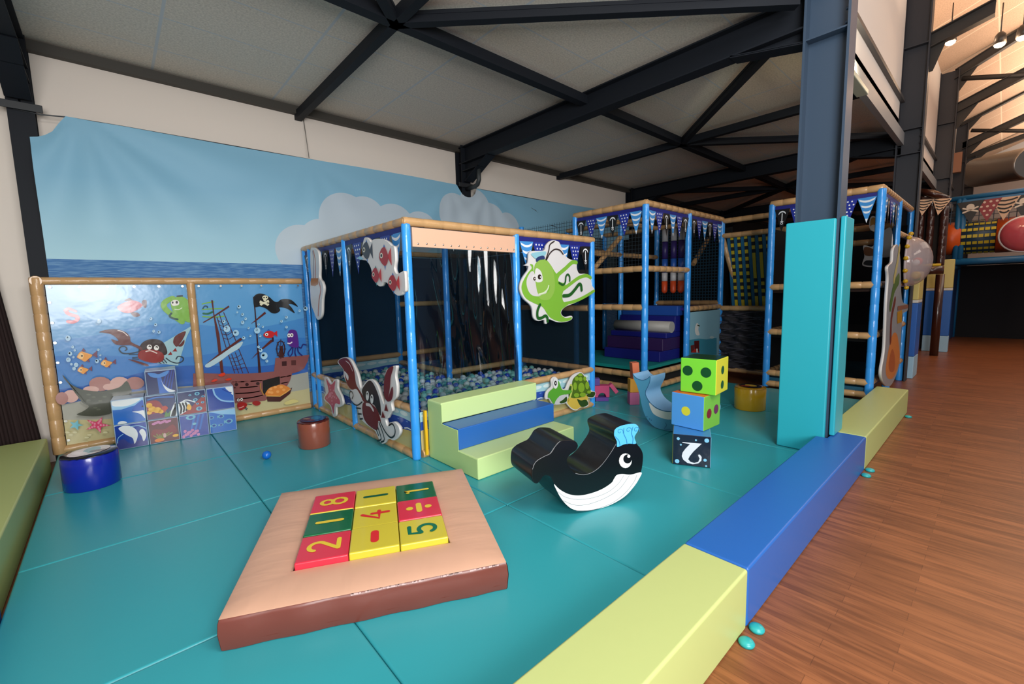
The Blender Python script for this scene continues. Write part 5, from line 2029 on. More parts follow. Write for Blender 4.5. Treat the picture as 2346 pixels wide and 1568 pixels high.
A.dot((892, 568), 10, sgn('e4e4e4'), 24)
obj('printed_picture', g, t)
# crab, on the left face
t, g, A = cutout('crab_sign', 'dark red masked crab cut-out sign low on the ball pit corner side',
                 [(90, 205), (130, 145), (200, 125), (270, 155), (330, 260), (385, 400), (430, 590), (470, 545), (540, 465), (610, 465), (680, 560), (730, 700), (780, 830), (800, 740), (790, 540), (810, 340), (870, 280), (960, 255), (945, 400), (970, 560), (960, 720), (890, 800), (900, 920), (880, 950), (850, 1000), (830, 1040), (800, 1060), (830, 1160), (870, 1110), (930, 1095), (1000, 1170), (1010, 1270), (940, 1365), (870, 1350), (820, 1360), (770, 1420), (720, 1385), (690, 1310), (640, 1220), (520, 1130), (440, 1050), (410, 960), (370, 850), (290, 760), (275, 660), (290, 620), (220, 500), (180, 400), (170, 300)], (760, 800, 6.535), (-0.085, 0, 0), NX_)
CD, CM, CI = sgn('6a1418'), sgn('1f1216'), sgn('15171c')
A.poly([(100, 195), (150, 145), (230, 140), (290, 210), (340, 340), (365, 520), (420, 620), (490, 720), (620, 790), (600, 830), (480, 790), (430, 690), (370, 600), (300, 610), (240, 540), (205, 440), (180, 310)], CD, 3)
A.poly([(190, 330), (250, 400), (245, 470), (215, 420)], sgn('e0e0e2'), 3)
A.line([(215, 180), (270, 230), (315, 330)], 0.010, sgn('dcd5d4'))
A.poly([(455, 640), (490, 550), (560, 475), (620, 510), (690, 660), (730, 820), (735, 1000), (640, 840), (520, 780)], CM, 4)
A.poly([(465, 830), (520, 790), (620, 840), (690, 920), (740, 1080), (700, 1080), (690, 1210), (620, 1190), (520, 1100), (470, 980)], CD, 4)
A.line([(525, 830), (580, 845), (625, 915)], 0.03, sgn('d8cfd0'))
for c in ((540, 700), (610, 750)):
    A.dot(c, 24, sgn('e4e2e2'), 72)
    A.dot((c[0] - 2, c[1] - 22), 12, sgn('15100e'), 26)
    A.dot((c[0] - 2, c[1] - 10), 7, sgn('e4e2e2'), 14)
A.poly([(935, 265), (860, 290), (810, 400), (790, 560), (800, 700), (840, 770), (880, 600), (895, 420)], CD, 4)
A.poly([(920, 560), (930, 680), (900, 770), (840, 780), (870, 690)], CD, 4)
A.poly([(825, 815), (860, 935), (800, 920)], CD, 0)
A.poly([(775, 925), (815, 1030), (755, 1025)], CD, 0)
A.line([(470, 790), (400, 840), (330, 810), (290, 740), (280, 660), (310, 635), (335, 690), (320, 740)], 0.014, CI)
for l in ([(385, 882), (450, 890)], [(410, 970), (460, 972)], [(440, 1045), (480, 1040)], [(710, 1170), (760, 1340), (700, 1370)], [(690, 1210), (720, 1290)], [(730, 1100), (810, 1340), (760, 1390)], [(750, 1090), (820, 1230), (900, 1320), (960, 1290), (970, 1200), (930, 1115), (880, 1140)]):
    A.line(l, 0.016, CI, 3)
obj('printed_picture', g, t)
# starfish
t, g, A = cutout('starfish_sign', 'pink starfish cut-out sign low on the ball pit side near the fence',
                 [(735, 970 - 840), (0, 0)], (0, 0, 1), (0, 0, 0), NX_) if False else cutout('starfish_sign', 'pink starfish cut-out sign low on the ball pit side near the fence',
                 [(450, 180), (490, 180), (560, 280), (610, 215), (660, 225), (665, 360), (730, 500), (745, 620), (690, 665), (640, 660), (635, 800), (590, 810), (545, 640), (440, 540), (470, 440), (455, 300)], (680, 840, 7.127), (-0.08, 0, 0), NX_, 0.025)
PKS = sgn('c44a6e')
A.poly([(478, 200), (555, 300), (630, 235), (615, 400), (700, 550), (700, 620), (625, 610), (600, 780), (560, 640), (455, 520), (520, 410)], PKS, 3)
for k in range(5):
    a = math.radians((250, 305, 20, 85, 160)[k])
    for q in (30, 70, 110):
        A.dot((570 + q * 0.75 * math.cos(a), 470 + q * 1.35 * math.sin(a)), 9, sgn('e08aa6'), 16, lay=(k == 0 and q == 30))
A.dot((545, 465), 24, sgn('dd7f9c'), 40)
obj('printed_picture', g, t)
# red fish board
t, g, A = cutout('fish_sign', 'white cut-out sign with grey and red fish under the ball pit top rail',
                 [(1100, 880), (1180, 820), (1170, 720), (1195, 560), (1230, 500), (1290, 540), (1330, 590), (1380, 535), (1520, 530), (1620, 580), (1690, 650), (1740, 680), (1760, 900), (1740, 1060), (1790, 1160), (1880, 1120), (1925, 1130), (1940, 1450), (1900, 1470), (1870, 1530), (1800, 1540), (1700, 1450), (1620, 1320), (1550, 1310), (1500, 1380), (1420, 1330), (1360, 1220), (1330, 1060), (1260, 930), (1180, 905)], (680, 480, 7.82), (-0.085, 0, 0), NX_)
FRD, FGR, FBL = sgn('a8262c'), sgn('3a3440'), sgn('3a6ab0')


def fsh(A, cx, cy, sx, sy, m, fin):
    Q = lambda x, y: (cx + x * sx, cy + y * sy)
    A.poly([Q(-.35, -.7), Q(0, -1.35), Q(.45, -.65)], fin, 0)
    A.poly([Q(0, .8), Q(.3, 1.5), Q(.4, .7)], fin, 0)
    A.poly([Q(.75, 0), Q(1.45, -1.0), Q(1.65, 1.0)], sgn('c8302e') if m is FRD else m, 0)
    A.poly([Q(-1, 0), Q(-.55, -.8), Q(.2, -1), Q(.8, -.3), Q(.95, .2), Q(.6, .85), Q(.1, 1), Q(-.6, .6)], m, 4)
    A.dot(Q(-.5, -.1), .3 * sx, sgn('e9e2d2'), .3 * sy)
    A.dot(Q(-.5, -.1), .18 * sx, sgn('141216'), .18 * sy)


fsh(A, 1245, 740, 75, 150, FGR, FBL)
fsh(A, 1570, 845, 85, 165, FRD, FBL)
fsh(A, 1425, 1180, 68, 130, FRD, sgn('2f8f92'))
fsh(A, 1740, 1320, 80, 140, FRD, FBL)
A.poly([(1105, 880), (1160, 835), (1230, 890), (1170, 905)], sgn('8fc6e2'), 0)
obj('printed_picture', g, t)
# narrow boat shaped board near the fence
t, g, A = cutout('boat_sign', 'narrow white and orange edged cut-out board hanging where the fence meets the ball pit',
                 [(245, 100), (280, 60), (330, 80), (385, 160), (400, 400), (400, 600), (450, 680), (475, 800), (450, 1000), (440, 1250), (400, 1345), (360, 1340), (310, 1220), (260, 1080), (245, 900), (240, 700), (262, 600), (245, 400)], (680, 560, 7.84), (-0.10, 0, 0), NX_, 0.03)
A.line([(300, 120), (330, 300), (330, 620)], 0.02, sgn('b4542e'))
A.line([(285, 120), (300, 300), (300, 620)], 0.014, sgn('6a5a7a'))
A.line([(400, 680), (430, 820), (400, 1010), (385, 1280)], 0.02, sgn('b4542e'))
A.poly([(255, 610), (390, 610), (380, 720), (330, 750), (255, 740)], sgn('b06a2c'), 0)
obj('printed_picture', g, t)

# ------------------------------------------------------------------ tall play tower at the back
TZ = 2.53
tower = thing('play_tower', 'tall soft play tower with blue posts, tan rails, nets and pennants behind the ball pit', 'play structure', (4.6, 1.0, 0))
gx, gy = (3.44, 4.62, 5.78), (-0.1, 1.08, 2.26)
for x in gx:
    for y in gy:
        g = G()
        g.bamboo((x, y, 0.0), (x, y, TZ - 0.02), 0.045, BPOST, 0.2, 0.96, 12)
        obj('post', g, tower)


def trail(a, b, r=0.042):
    g = G()
    g.bamboo(a, b, r, BAMB, 0.17, 0.92, 12)
    obj('rail', g, tower)


X0, X1, X2 = gx
Y0, Y1, Y2 = gy
for a, b in (((X0, Y0 - 0.03, TZ), (X0, 1.1, TZ)), ((X0 - 0.03, Y0, TZ), (X2, Y0, TZ)), ((X0, Y1, TZ), (X2, Y1, TZ)), ((X1, Y0, TZ), (X1, Y2, TZ)), ((X2, Y0, TZ), (X2, Y2, TZ)), ((X2, Y0, 2.5), (X2, -1.05, 2.5)),
             ((X0, Y0, 1.685), (X0, Y2, 1.685)), ((X0, Y0, 1.685), (X1, Y0, 1.685)), ((X0, Y0, 1.17), (X0, Y2, 1.17)), ((X1, Y0, 1.1), (X2, Y0, 1.1)),
             ((X0, Y0, 0.24), (X0, Y2, 0.24)), ((X0, Y0, 0.24), (X1, Y0, 0.24)), ((X0, Y0, 0.055), (X0, Y2, 0.055)), ((X0, Y0, 0.055), (X1, Y0, 0.055)), ((X1, Y0, 0.055), (X2, Y0, 0.055)),
             ((X1, Y1, 2.0), (X2, Y1, 2.0)), ((X2, Y0, 1.16), (X2, Y1, 1.16)), (at(1588, 606, 'y', 0.35), at(1634, 526, 'y', 0.35)), ((X0 + 0.3, Y1, 1.65), (X1, Y1, 2.3)), ((X0, Y1, 2.0), (X1, Y1, 2.0)), ((X0, Y2, 2.2), (X2, Y2, 2.2)),
             ((X2, -0.1, 2.26), (X2, -1.05, 2.26)), ((X2, -0.1, 1.07), (X2, -1.05, 1.07)), ((X2, -0.1, 0.045), (X2, -1.05, 0.045)), ((X2 + 0.02, -0.1, 2.24), (X2 + 0.25, -0.36, 1.09))):
    trail(a, b)
DK_ = mat('0a0b0d', 0.9)
for a, b, m, nm in (((X0 + 0.02, Y0 + 0.04, 0.3), (X1, Y2, 0.345), mat('16807c', 0.4), 'deck_mat'), ((X1, Y0 + 0.03, 1.08), (X2, Y2, 1.12), mat('2a1a78', 0.5), 'deck_mat'),
                    ((X0 + .05, Y0 + .03, 0.003), (X2, Y2, 0.2), DK_, 'base_block'), ((X0, Y2 + 0.03, 0.05), (X2, Y2 + 0.05, 2.1), DK_, 'dark_backing'), ((X2 + 0.45, Y0 + 0.02, 0.05), (X2 + 0.47, Y2, 2.45), DK_, 'dark_backing'), ((X2 + 0.45, -1.05, 0.001), (X2 + 0.47, Y0, 2.3), DK_, 'dark_backing'),
                    ((X1 + 0.02, Y0 + 0.3, 0.35), (X2, Y0 + 0.32, 1.07), DK_, 'dark_backing')):
    g = G()
    g.box(a, b, m)
    obj(nm, g, tower)
for a, b, m in (((X0, Y0 + .04, 1.72), (X0 + .001, Y2, TZ - .05), netmat('10202a', 0.05, 0.1, 'yz')), ((X0, Y1, 0.35), (X0 + .001, Y2, 1.7), netmat('08090c', 0.04, 0.5, 'yz')),
                ((X0, Y2, 1.2), (X2, Y2 + .001, TZ - 0.05), netmat('10202a', 0.05, 0.28, 'xz')), ((X1, Y0 + .02, 1.14), (X2, Y0 + .021, TZ - .05), netmat('08090c', 0.042, 0.08, 'xz')), ((X0, Y1 + .01, 1.2), (X2, Y1 + .011, 2.0), netmat('08090c', 0.04, 0.4, 'xz')), ((X2, Y0, 1.15), (X2 + .001, Y1, 2.5), netmat('0c3a50', 0.05, 0.3, 'yz'))):
    g = G()
    g.box(a, b, m)
    obj('safety_net', g, tower)
# foam steps inside
SC_ = {'navy': mat('10146c', 0.5), 'purple': mat('2a1246', 0.5), 'blue': mat('174696', 0.5)}
SY0, SY1 = 0.0, 0.98
for a, b, m in (((4.02, SY0, 0.346), (4.62, SY1, 0.5), SC_['navy']), ((4.1, SY0, 0.5), (4.62, SY1, 0.68), SC_['purple']), ((4.2, SY0, 0.68), (4.62, SY1, 0.76), SC_['navy']), ((4.46, SY0, 0.76), (4.62, SY1, 1.0), SC_['navy']), ((4.52, SY0, 1.0), (4.75, SY1, 1.15), SC_['blue'])):
    g = G()
    g.box(a, b, m)
    obj('step_block', g, tower, bevel=0.01, seg=2)
g = G()
g.tube([(4.36, SY0, 0.84), (4.36, SY1, 0.84)], 0.085, mat('96948f', 0.5), 24)
obj('step_roll', g, tower, 'white foam roll on the steps')
bunting((X0 - 0.012, Y1 - 0.03, TZ - 0.045), (X0 - 0.012, Y0 + 0.04, TZ - 0.045), [A_, D_, S_, A_, D_, S_], 'navy pennant bunting on the left side of the tall play tower', (-1, 0, 0))
bunting((X0 + 0.04, Y0 - 0.012, TZ - 0.045), (X1 - 0.04, Y0 - 0.012, TZ - 0.045), [S_, D_, A_, S_, D_, A_], 'navy pennant bunting on the near right bay of the tall play tower', (0, -1, 0))
bunting((X1 + 0.04, Y0 - 0.012, TZ - 0.045), (X2 - 0.04, Y0 - 0.012, TZ - 0.045), [A_, D_, S_, A_, D_, S_], 'navy pennant bunting on the far right bay of the tall play tower', (0, -1, 0))
# hanging bags
for k, (px, lab) in enumerate(((1522, 'leftmost of three hanging padded rolls with orange tips in the play tower'), (1542, 'middle one of three hanging padded rolls with orange tips in the play tower'), (1559, 'rightmost of three hanging padded rolls with orange tips in the play tower'))):
    c = at(px, 672, 'x', 5.0)
    t = thing('hanging_roll', lab, 'hanging roll', (5.0, c.y, 1.34), group='hanging padded rolls')
    r = 0.048
    for z0, z1, h in ((0.0, 0.2, 'c8481e'), (0.2, 0.34, 'c4c2c4'), (0.34, 0.56, '1c4a96'), (0.56, 0.84, '2c1f5a'), (0.84, 1.04, 'a8a6aa')):
        g = G()
        pr = [(r, z0 + 0.002), (r, z1 - 0.002)] if z0 > 0 else [(0.01, 0.0), (r * 0.6, 0.008), (r * 0.9, 0.028), (r, 0.05), (r, z1 - 0.002)]
        g.lathe(pr, mat(h, 0.45), n=18)
        obj('roll_section', g, t, local=True)
    g = G()
    g.tube([(0, 0, 1.03), (0, 0, 1.15)], 0.006, mat('222222', .6), 6)
    obj('hanging_strap', g, t, local=True)
# woven climbing net
cn_ = thing('climbing_net', 'yellow and blue woven climbing net sloping down beside the tall play tower', 'climbing net', (X2, -0.6, 1.1))
for k in range(8):
    y = -0.20 - 0.106 * k
    sh = 0.10
    g = G()
    pts = [Vector((X2 + 0.02 + 0.16 * s, y - sh * s * 0.5, 2.24 - 1.15 * s)) for s in [i / 20 for i in range(21)]]
    g.strip(pts, 0.05, (-1, 0, 0), mat('15628c', 0.6))
    obj('blue_strap', g, cn_)
    g = G()
    ys, dk = mat('c2ac1e', 0.5), mat('15161a', 0.7)
    q = [p_ + Vector((-0.012, -0.055, 0)) for p_ in pts]
    for i in range(20):
        yel = (i + (k // 3)) % 2 == 0 or (3 <= k and 4 < i < 12) or i > 17
        n0 = Vector((0, 0.024, 0))
        g.face([q[i] - n0, q[i] + n0, q[i + 1] + n0, q[i + 1] - n0], ys if yel else dk)
    bmesh.ops.remove_doubles(g.bm, verts=g.bm.verts, dist=0.0003)
    obj('yellow_strap', g, cn_)
# dark cargo bundle below
g = G()
N = 40
rows = []
for j in range(N + 1):
    rows.append([g.bm.verts.new((X2 - 0.02 + 0.05 * math.sin(i * 0.9 + j * 0.35) * math.sin(j * 0.5), -0.13 - 1.0 * i / 24, 0.05 + 0.98 * j / N)) for i in range(25)])
cm_ = mat('1e1c24', 0.7, 0.6, 14)
for a, b in zip(rows, rows[1:]):
    for i in range(24):
        f = g.bm.faces.new((a[i], b[i], b[i + 1], a[i + 1]))
        f.smooth = True
        f.material_index = g.mi(cm_)
lm = mat('4a4652', 0.6)
for k in range(26):
    z = 0.08 + 0.94 * k / 26
    g.strip([Vector((X2 - 0.085, -0.14 - 0.98 * i / 6, z + 0.05 * math.sin(i * 0.8 + k * 2.2) * (0.4 + (k % 3) * 0.4))) for i in range(7)], 0.006, (-1, 0, 0), lm, caps=False)
obj('padded_net_wall', g, None, 'dark charcoal quilted netting wall under the woven climbing net', 'net wall')
# sea print on the tower
t = thing('sea_poster', 'pale blue vinyl poster with a white gull, low on the play tower', 'poster', (5.2, Y0, 0.36))
g = G()
py_ = Y0 - 0.03
g.box((X1 + 0.05, py_, 0.09), (X2 - 0.05, py_ + 0.004, 1.05), mat('8dbdd0', 0.3))
obj('vinyl_sheet', g, t)
g = G()
A = Art(g, (0, py_, 0), NY_, 0.0006)
A.zoom(1440, 560, 5.6)
A.poly([(775, 1230), (900, 1210), (1000, 1220), (1130, 1200), (1130, 1420), (775, 1420)], mat('3f8fa8', 0.3), 0)
A.poly([(850, 1110), (860, 1040), (880, 1010), (900, 1040), (895, 1100), (910, 1160), (870, 1165)], mat('dfe0de', 0.4), 4)
A.line([(885, 1040), (910, 1048)], 0.02, mat('3c4a3a', 0.4), 0)
A.poly([(840, 1240), (905, 1235), (905, 1390), (845, 1390)], mat('5a1a18', 0.4), 0)
A.poly([(795, 1300), (840, 1290), (840, 1390), (800, 1390)], mat('6a2a26', 0.4), 0)
A.poly([(800, 1390), (850, 1340), (915, 1390)], mat('b02a22', 0.4), 0)
A.poly([(865, 1340), (885, 1340), (885, 1390), (868, 1390)], mat('dcd6d2', 0.4), 0)
A.dot((1065, 1195), 30, mat('b9d0d2', 0.4), 16)
obj('printed_picture', g, t)
# dark red slide behind the ball pit
g = G()
rows = []
for i in range(17):
    s = i / 16
    x, z = 3.3 - 1.55 * s, 1.25 - 0.95 * (s ** 1.25)
    ring = []
    for k in range(9):
        a = math.pi + math.pi * k / 8
        ring.append(g.bm.verts.new((x, 2.0 + 0.32 * math.cos(a), z + 0.16 + 0.2 * math.sin(a))))
    rows.append(ring)
sm_ = mat('7a1e14', 0.35)
for a, b in zip(rows, rows[1:]):
    for k in range(8):
        f = g.bm.faces.new((a[k], a[k + 1], b[k + 1], b[k]))
        f.smooth = True
        f.material_index = g.mi(sm_)
obj('slide', g, None, 'dark red chute slide running down behind the ball pit', 'slide')

# ------------------------------------------------------------------ climbing frame beyond the column
frm = thing('climbing_tower', 'blue and tan climbing tower beyond the padded column, with netting inside', 'play structure', (5.9, -1.7, 0))
FXS, FYS = (5.0, 6.2, 7.4), (-1.1, -2.26)
for x in FXS:
    for y in FYS:
        g = G()
        g.bamboo((x, y, Z_FLOOR + 0.001 if x > 5.0 else 0.0), (x, y, TZ - 0.01), 0.045, BPOST, 0.2, 0.96, 12)
        obj('post', g, frm)


def frail(a, b, r=0.042):
    g = G()
    g.bamboo(a, b, r, BAMB, 0.15, 0.9, 12)
    obj('rail', g, frm)


for z in (TZ, 1.4, 0.78, 0.2, 0.0 + 0.045):
    frail((5.0, -1.08, z), (5.0, -2.28, z))
for z in (TZ, 1.4, 0.78, 0.2):
    frail((5.0, -2.26, z), (7.4, -2.26, z))
    frail((5.0, -1.1, z), (7.4, -1.1, z))
frail((6.2, -1.1, 2.0), (6.2, -2.26, 2.0))
frail((6.2, -1.1, 2.2), (6.2, -2.26, 2.2))
frail((7.4, -2.26, 2.1), (6.2, -2.26, 2.1))
for a, b, m, nm in (((5.02, -2.24, 0.08), (7.38, -1.12, 0.13), mat('12506a', 0.5), 'deck_mat'), ((5.03, -2.24, 0.70), (7.38, -1.12, 0.76), DK_, 'deck_mat'), ((5.03, -2.24, 1.32), (7.38, -1.12, 1.38), mat('3a2218', .7), 'deck_mat'), ((7.36, -2.24, 0.1), (7.38, -1.12, 2.3), DK_, 'dark_backing'), ((5.1, -1.1, 0.1), (7.38, -1.09, 2.2), DK_, 'dark_backing')):
    g = G()
    g.box(a, b, m)
    obj(nm, g, frm)
for a, b, m in (((5.0, -2.22, .22), (5.001, -1.14, TZ - .06), netmat('08090c', 0.042, 0.12, 'yz')), ((5.05, -2.26, .22), (7.35, -2.259, TZ - .06), netmat('08090c', 0.042, 0.25, 'xz'))):
    g = G()
    g.box(a, b, m)
    obj('safety_net', g, frm)
bunting((5.0 - 0.02, -1.14, TZ - 0.045), (5.0 - 0.02, -2.22, TZ - 0.045), [A_, D_, None, None, D_, S_], 'navy pennant bunting on the front of the climbing frame beyond the column', (-1, 0, 0))
bunting((5.05, -2.28, TZ - 0.045), (6.15, -2.28, TZ - 0.045), [S_, A_, D_, S_, A_, S_], 'navy pennant bunting along the hall side of the climbing frame', (0, -1, 0))
# pirate figure board inside
t, g, A = cutout('pirate_sign', 'small cut-out board with a white bearded figure and a boat inside the climbing frame',
                 [(490, 520), (540, 500), (600, 560), (600, 700), (740, 640), (740, 960), (600, 1000), (560, 1100), (400, 1090), (420, 980), (410, 850), (520, 860), (560, 700), (480, 640)], (1900, 400, 5.225), (5.9, 0, 0), NX_, 0.02)
A.poly([(500, 530), (550, 520), (590, 580), (590, 690), (520, 680), (490, 630)], sgn('b98a3c'), 3)
A.poly([(485, 630), (530, 600), (570, 640), (560, 680), (500, 670)], sgn('dad6d0'), 3)
A.poly([(420, 870), (520, 890), (570, 960), (430, 970)], sgn('7a4a22'), 3)
A.poly([(415, 1080), (440, 1030), (560, 1040), (560, 1090)], sgn('14161c'), 3)
obj('printed_picture', g, t)
# long cut-out board on the hall side
SGY = -2.375
t, g, A = cutout('treasure_sign', 'tall narrow cut-out board with palm leaves and an orange bottle on the climbing frame',
                 [(2030, 884), (2022, 870), (2020, 850), (2027, 806), (2030, 750), (2032, 698), (2036, 640), (2035, 612), (2045, 600), (2048, 570), (2058, 562), (2063, 600), (2066, 685), (2079, 698), (2079, 712), (2068, 720), (2066, 745), (2063, 790), (2060, 837), (2050, 868), (2040, 884)], (0, 0, 1.0), (0, SGY, 0), NY_, 0.03, 4, '8f959c')
A.poly([(2033, 866), (2029, 845), (2036, 800), (2046, 765), (2056, 770), (2061, 820), (2054, 850), (2044, 868)], sgn('c87a3c'), 4)
A.poly([(2038, 850), (2036, 830), (2044, 800), (2050, 820), (2048, 850)], sgn('a8562c'), 4)
A.line([(2040, 780), (2042, 730), (2050, 690)], 0.12, sgn('6a2a1e'), 3)
A.line([(2040, 700), (2048, 660), (2058, 640)], 0.16, sgn('4a6a2a'), 3)
A.line([(2048, 640), (2056, 600), (2060, 570)], 0.12, sgn('b9b06a'), 3)
A.poly([(2055, 715), (2066, 710), (2066, 738), (2055, 742)], sgn('b8860f'), 0)
A.poly([(2056, 702), (2080, 698), (2080, 706), (2056, 712)], sgn('8a5a46'), 0)
obj('printed_picture', g, t)
# clear bubble with balls
bc = at(2080, 600, 'y', -2.33)
t = thing('bubble_window', 'clear domed bubble panel with coloured balls on the side of the climbing frame', 'bubble', bc)
g = G()
R_ = 0.36
prof = [(R_ * math.cos(a), R_ * 0.75 * math.sin(a)) for a in [math.radians(88 * k / 10) for k in range(11)]]
g.lathe(prof, alphamat('b9aeb1', 0.55), n=36, closed=False)
g.bm.transform(Matrix.Rotation(math.radians(90), 4, 'X'))
obj('dome', g, t, local=True)
g = G()
g.lathe([(R_ - 0.01, 0), (R_ + 0.03, 0), (R_ + 0.03, 0.02), (R_ - 0.01, 0.02)], mat('b9aeb0', 0.4), n=36, closed=False)
g.disc((0, 0, 0.001), R_, (0, 0, 1), mat('cdc2c2', .5), 36)
g.bm.transform(Matrix.Rotation(math.radians(90), 4, 'X'))
obj('rim', g, t, local=True)
for k, (dx, dz, h, r) in enumerate(((-0.1, -0.02, 'd8d8da', .045), (0.05, 0.0, 'd8402a', .06), (-0.02, -0.2, 'd2b418', .06), (0.05, -0.24, '4a9a2a', .05))):
    g = G()
    g.ball((dx, -0.1, dz), r, mat(h, 0.3), 2)
    obj('loose_ball', g, t, local=True)
for k in range(7):
    a = math.radians(100 + 25 * k)
    g = G()
    g.ball((0.40 * math.cos(a), -0.02, 0.40 * math.sin(a)), 0.03, mat('c9a21c', 0.3), 2)
    obj('yellow_knob', g, t, local=True)

# ------------------------------------------------------------------ far play hall
PB = mat('1d5fb4', 0.4, 0.05, 6)


def wall_pad(x0, x1, y0, y1, lab, tops):
    t = thing('wall_pad', lab, 'wall pad', ((x0 + x1) / 2, (y0 + y1) / 2, Z_FLOOR))
    z = Z_FLOOR + 0.002
    for h, m, nm in tops:
        g = G()
        g.box((x0, y0, z), (x1, y1, z + h - 0.003), m)
        z += h
        obj(nm, g, t, bevel=0.01, seg=2)
    return t


LBP, YP, WP_ = mat('9cc4dc', 0.45), mat('cfc072', 0.4), mat('cfd0cc', 0.45)
tiers = [(0.36, LBP, 'light_blue_band'), (0.86, PB, 'blue_band'), (0.05, WP_, 'white_band'), (0.45, YP, 'yellow_band')]
wall_pad(7.65, 8.15, -2.40, -2.20, 'light blue, blue and yellow padded post just behind the climbing frame', tiers)
pA, pB = at(2112, 780, 'x', 11.8), at(2172, 780, 'x', 11.8)
wall_pad(11.8, 12.0, pB.y, pA.y, 'wide light blue, blue and yellow padded wall beyond the dark tower', [(0.36, LBP, 'light_blue_band'), (1.0, PB, 'blue_band'), (0.06, WP_, 'white_band'), (0.62, YP, 'yellow_band')])
# dark brown round tower
bt = thing('pirate_tower', 'dark brown netted tower with striped pennants and a yellow deck on one post', 'play structure', (10.6, -2.3, Z_FLOOR))
BRN2 = mat('3a1c14', 0.3, 0.05, 8, coat=0.4)
XB = 10.6
for px in (2112, 2135, 2165):
    a = at(px, 470, 'x', XB)
    g = G()
    g.bamboo((XB, a.y, 1.75), (XB, a.y, at(px, 450, 'x', XB).z), 0.06, BRN2, 0.2, 0.93, 10)
    obj('post', g, bt)
g = G()
g.tube([at(2108, 440, 'x', XB), at(2135, 443, 'x', XB - 0.2), at(2166, 456, 'x', XB)], 0.07, BRN2, 10)
obj('top_ring', g, bt)
a, b = at(2110, 612, 'x', XB), at(2156, 628, 'x', XB)
g = G()
g.tube([Vector(((XB, (a.y + b.y) / 2, a.z))), Vector((XB, (a.y + b.y) / 2, b.z))], [abs(a.y - b.y) * 0.62] * 2, BRN2, 20)
obj('deck', g, bt)
g = G()
g.tube([Vector((XB - 0.02, (a.y + b.y) / 2, a.z)), Vector((XB - 0.02, (a.y + b.y) / 2, a.z + 0.05))], [abs(a.y - b.y) * 0.5] * 2, mat('c9a412', 0.4), 20)
obj('deck_mat', g, bt, 'yellow deck mat')
p = at(2139, 815, 'z', Z_FLOOR)
g = G()
g.tube([(p.x, p.y, Z_FLOOR + 0.002), (p.x, p.y, b.z)], 0.07, BRN2, 12)
obj('support_post', g, bt)
g = G()
y0, y1 = at(2112, 500, 'x', XB).y, at(2163, 500, 'x', XB).y
g.box((XB + 0.1, y1, 1.8), (XB + 0.12, y0, at(2135, 452, 'x', XB).z), mat('14100f', 0.8))
obj('net_wall', g, bt)
PEN2 = {}


def pen2(kind):
    g = G()
    F = lambda x, z, k=0: Vector((x, -0.002 - 0.001 * k, z))
    base = {'stripe': 'd8b698', 'dots': '8a1c24', 'skull': '17100f'}[kind]
    w, h = 0.46, 0.52
    g.prism([F(-w / 2, 0), F(0, -h), F(w / 2, 0)], Vector((0, 0.003, 0)), mat(base, 0.4), mat(base, 0.4))
    if kind == 'stripe':
        for z0 in (-0.03, -0.12, -0.21, -0.3):
            hw = w / 2 * (1 + (z0 - 0.04) / h)
            g.strip([F(hw * t_, z0 - 0.05 * (1 - t_ * t_), 1) for t_ in (-.95, -.5, 0, .5, .95)], 0.035, (0, -1, 0), mat('1a1210', .5), caps=False)
    elif kind == 'dots':
        for r in range(4):
            for k in range(4 - r):
                g.disc(F((k - (3 - r) / 2) * 0.1, -0.06 - r * 0.1, 1), 0.025, (0, -1, 0), mat('d8c0b0', .5), 10)
    else:
        g.disc(F(0, -0.13, 1), 0.07, (0, -1, 0), mat('dcd0c0', .5), 14)
        for s_ in (-1, 1):
            g.strip([F(-0.12, -0.2 - 0.05 * s_, 2), F(0.12, -0.2 + 0.05 * s_, 2)], 0.035, (0, -1, 0), mat('dcd0c0', .5))
    me = bpy.data.meshes.new('pennant')
    g.bm.to_mesh(me)
    g.bm.free()
    for m in g.m:
        me.materials.append(m)
    return me


for k in ('stripe', 'dots', 'skull'):
    PEN2[k] = pen2(k)
zt_ = at(2120, 450, 'x', XB).z
bunting((XB - 0.12, y0, zt_ - 0.03), (XB - 0.12, y1, zt_ - 0.1), ['stripe', None, None, 'stripe'], 'cream striped pennants on the dark brown tower', (-1, 0, 0), hdr=BRN2, pens=PEN2, size=0.62)
# blue gantry with orange tunnel
XG = 13.7
gan = thing('tunnel_gantry', 'blue steel play gantry carrying an orange crawl tunnel at the far right', 'play structure', (XG, -3.5, Z_FLOOR))
GB = mat('1f6a9c', 0.4)
gb = at(2172, 786, 'z', Z_FLOOR)
yL, yR = at(2172, 700, 'x', XG).y, at(2346, 600, 'x', XG).y - 0.6
zd = at(2200, 600, 'x', XG).z
ztop = at(2205, 455, 'x', XG).z
for (p_, q_, r) in (((XG, yL, Z_FLOOR + .002), (XG, yL, zd), 0.06), ((XG, at(2196, 500, 'x', XG).y, zd), (XG, at(2196, 500, 'x', XG).y, ztop), 0.06), ((XG, at(2206, 500, 'x', XG).y, zd), (XG, at(2206, 500, 'x', XG).y, ztop), 0.06), ((XG, yL + 0.3, ztop), (XG, yR, ztop + 0.02), 0.06), ((XG + .05, yL + 0.35, ztop - 0.75), (XG + .05, yR, ztop - 0.7), 0.05), ((XG, yL + 0.5, zd), (XG, yR, zd), 0.08), ((XG + 2.2, yL, Z_FLOOR + .002), (XG + 2.2, yL, zd), 0.06), ((XG, yL, zd - 0.1), (XG + 2.2, yL, zd - 0.1), 0.06), ((XG, yR, Z_FLOOR + .002), (XG, yR, ztop), 0.06)):
    g = G()
    g.tube([p_, q_], r, GB, 10)
    obj('post' if abs(p_[2] - q_[2]) > 0.6 else 'rail', g, gan)
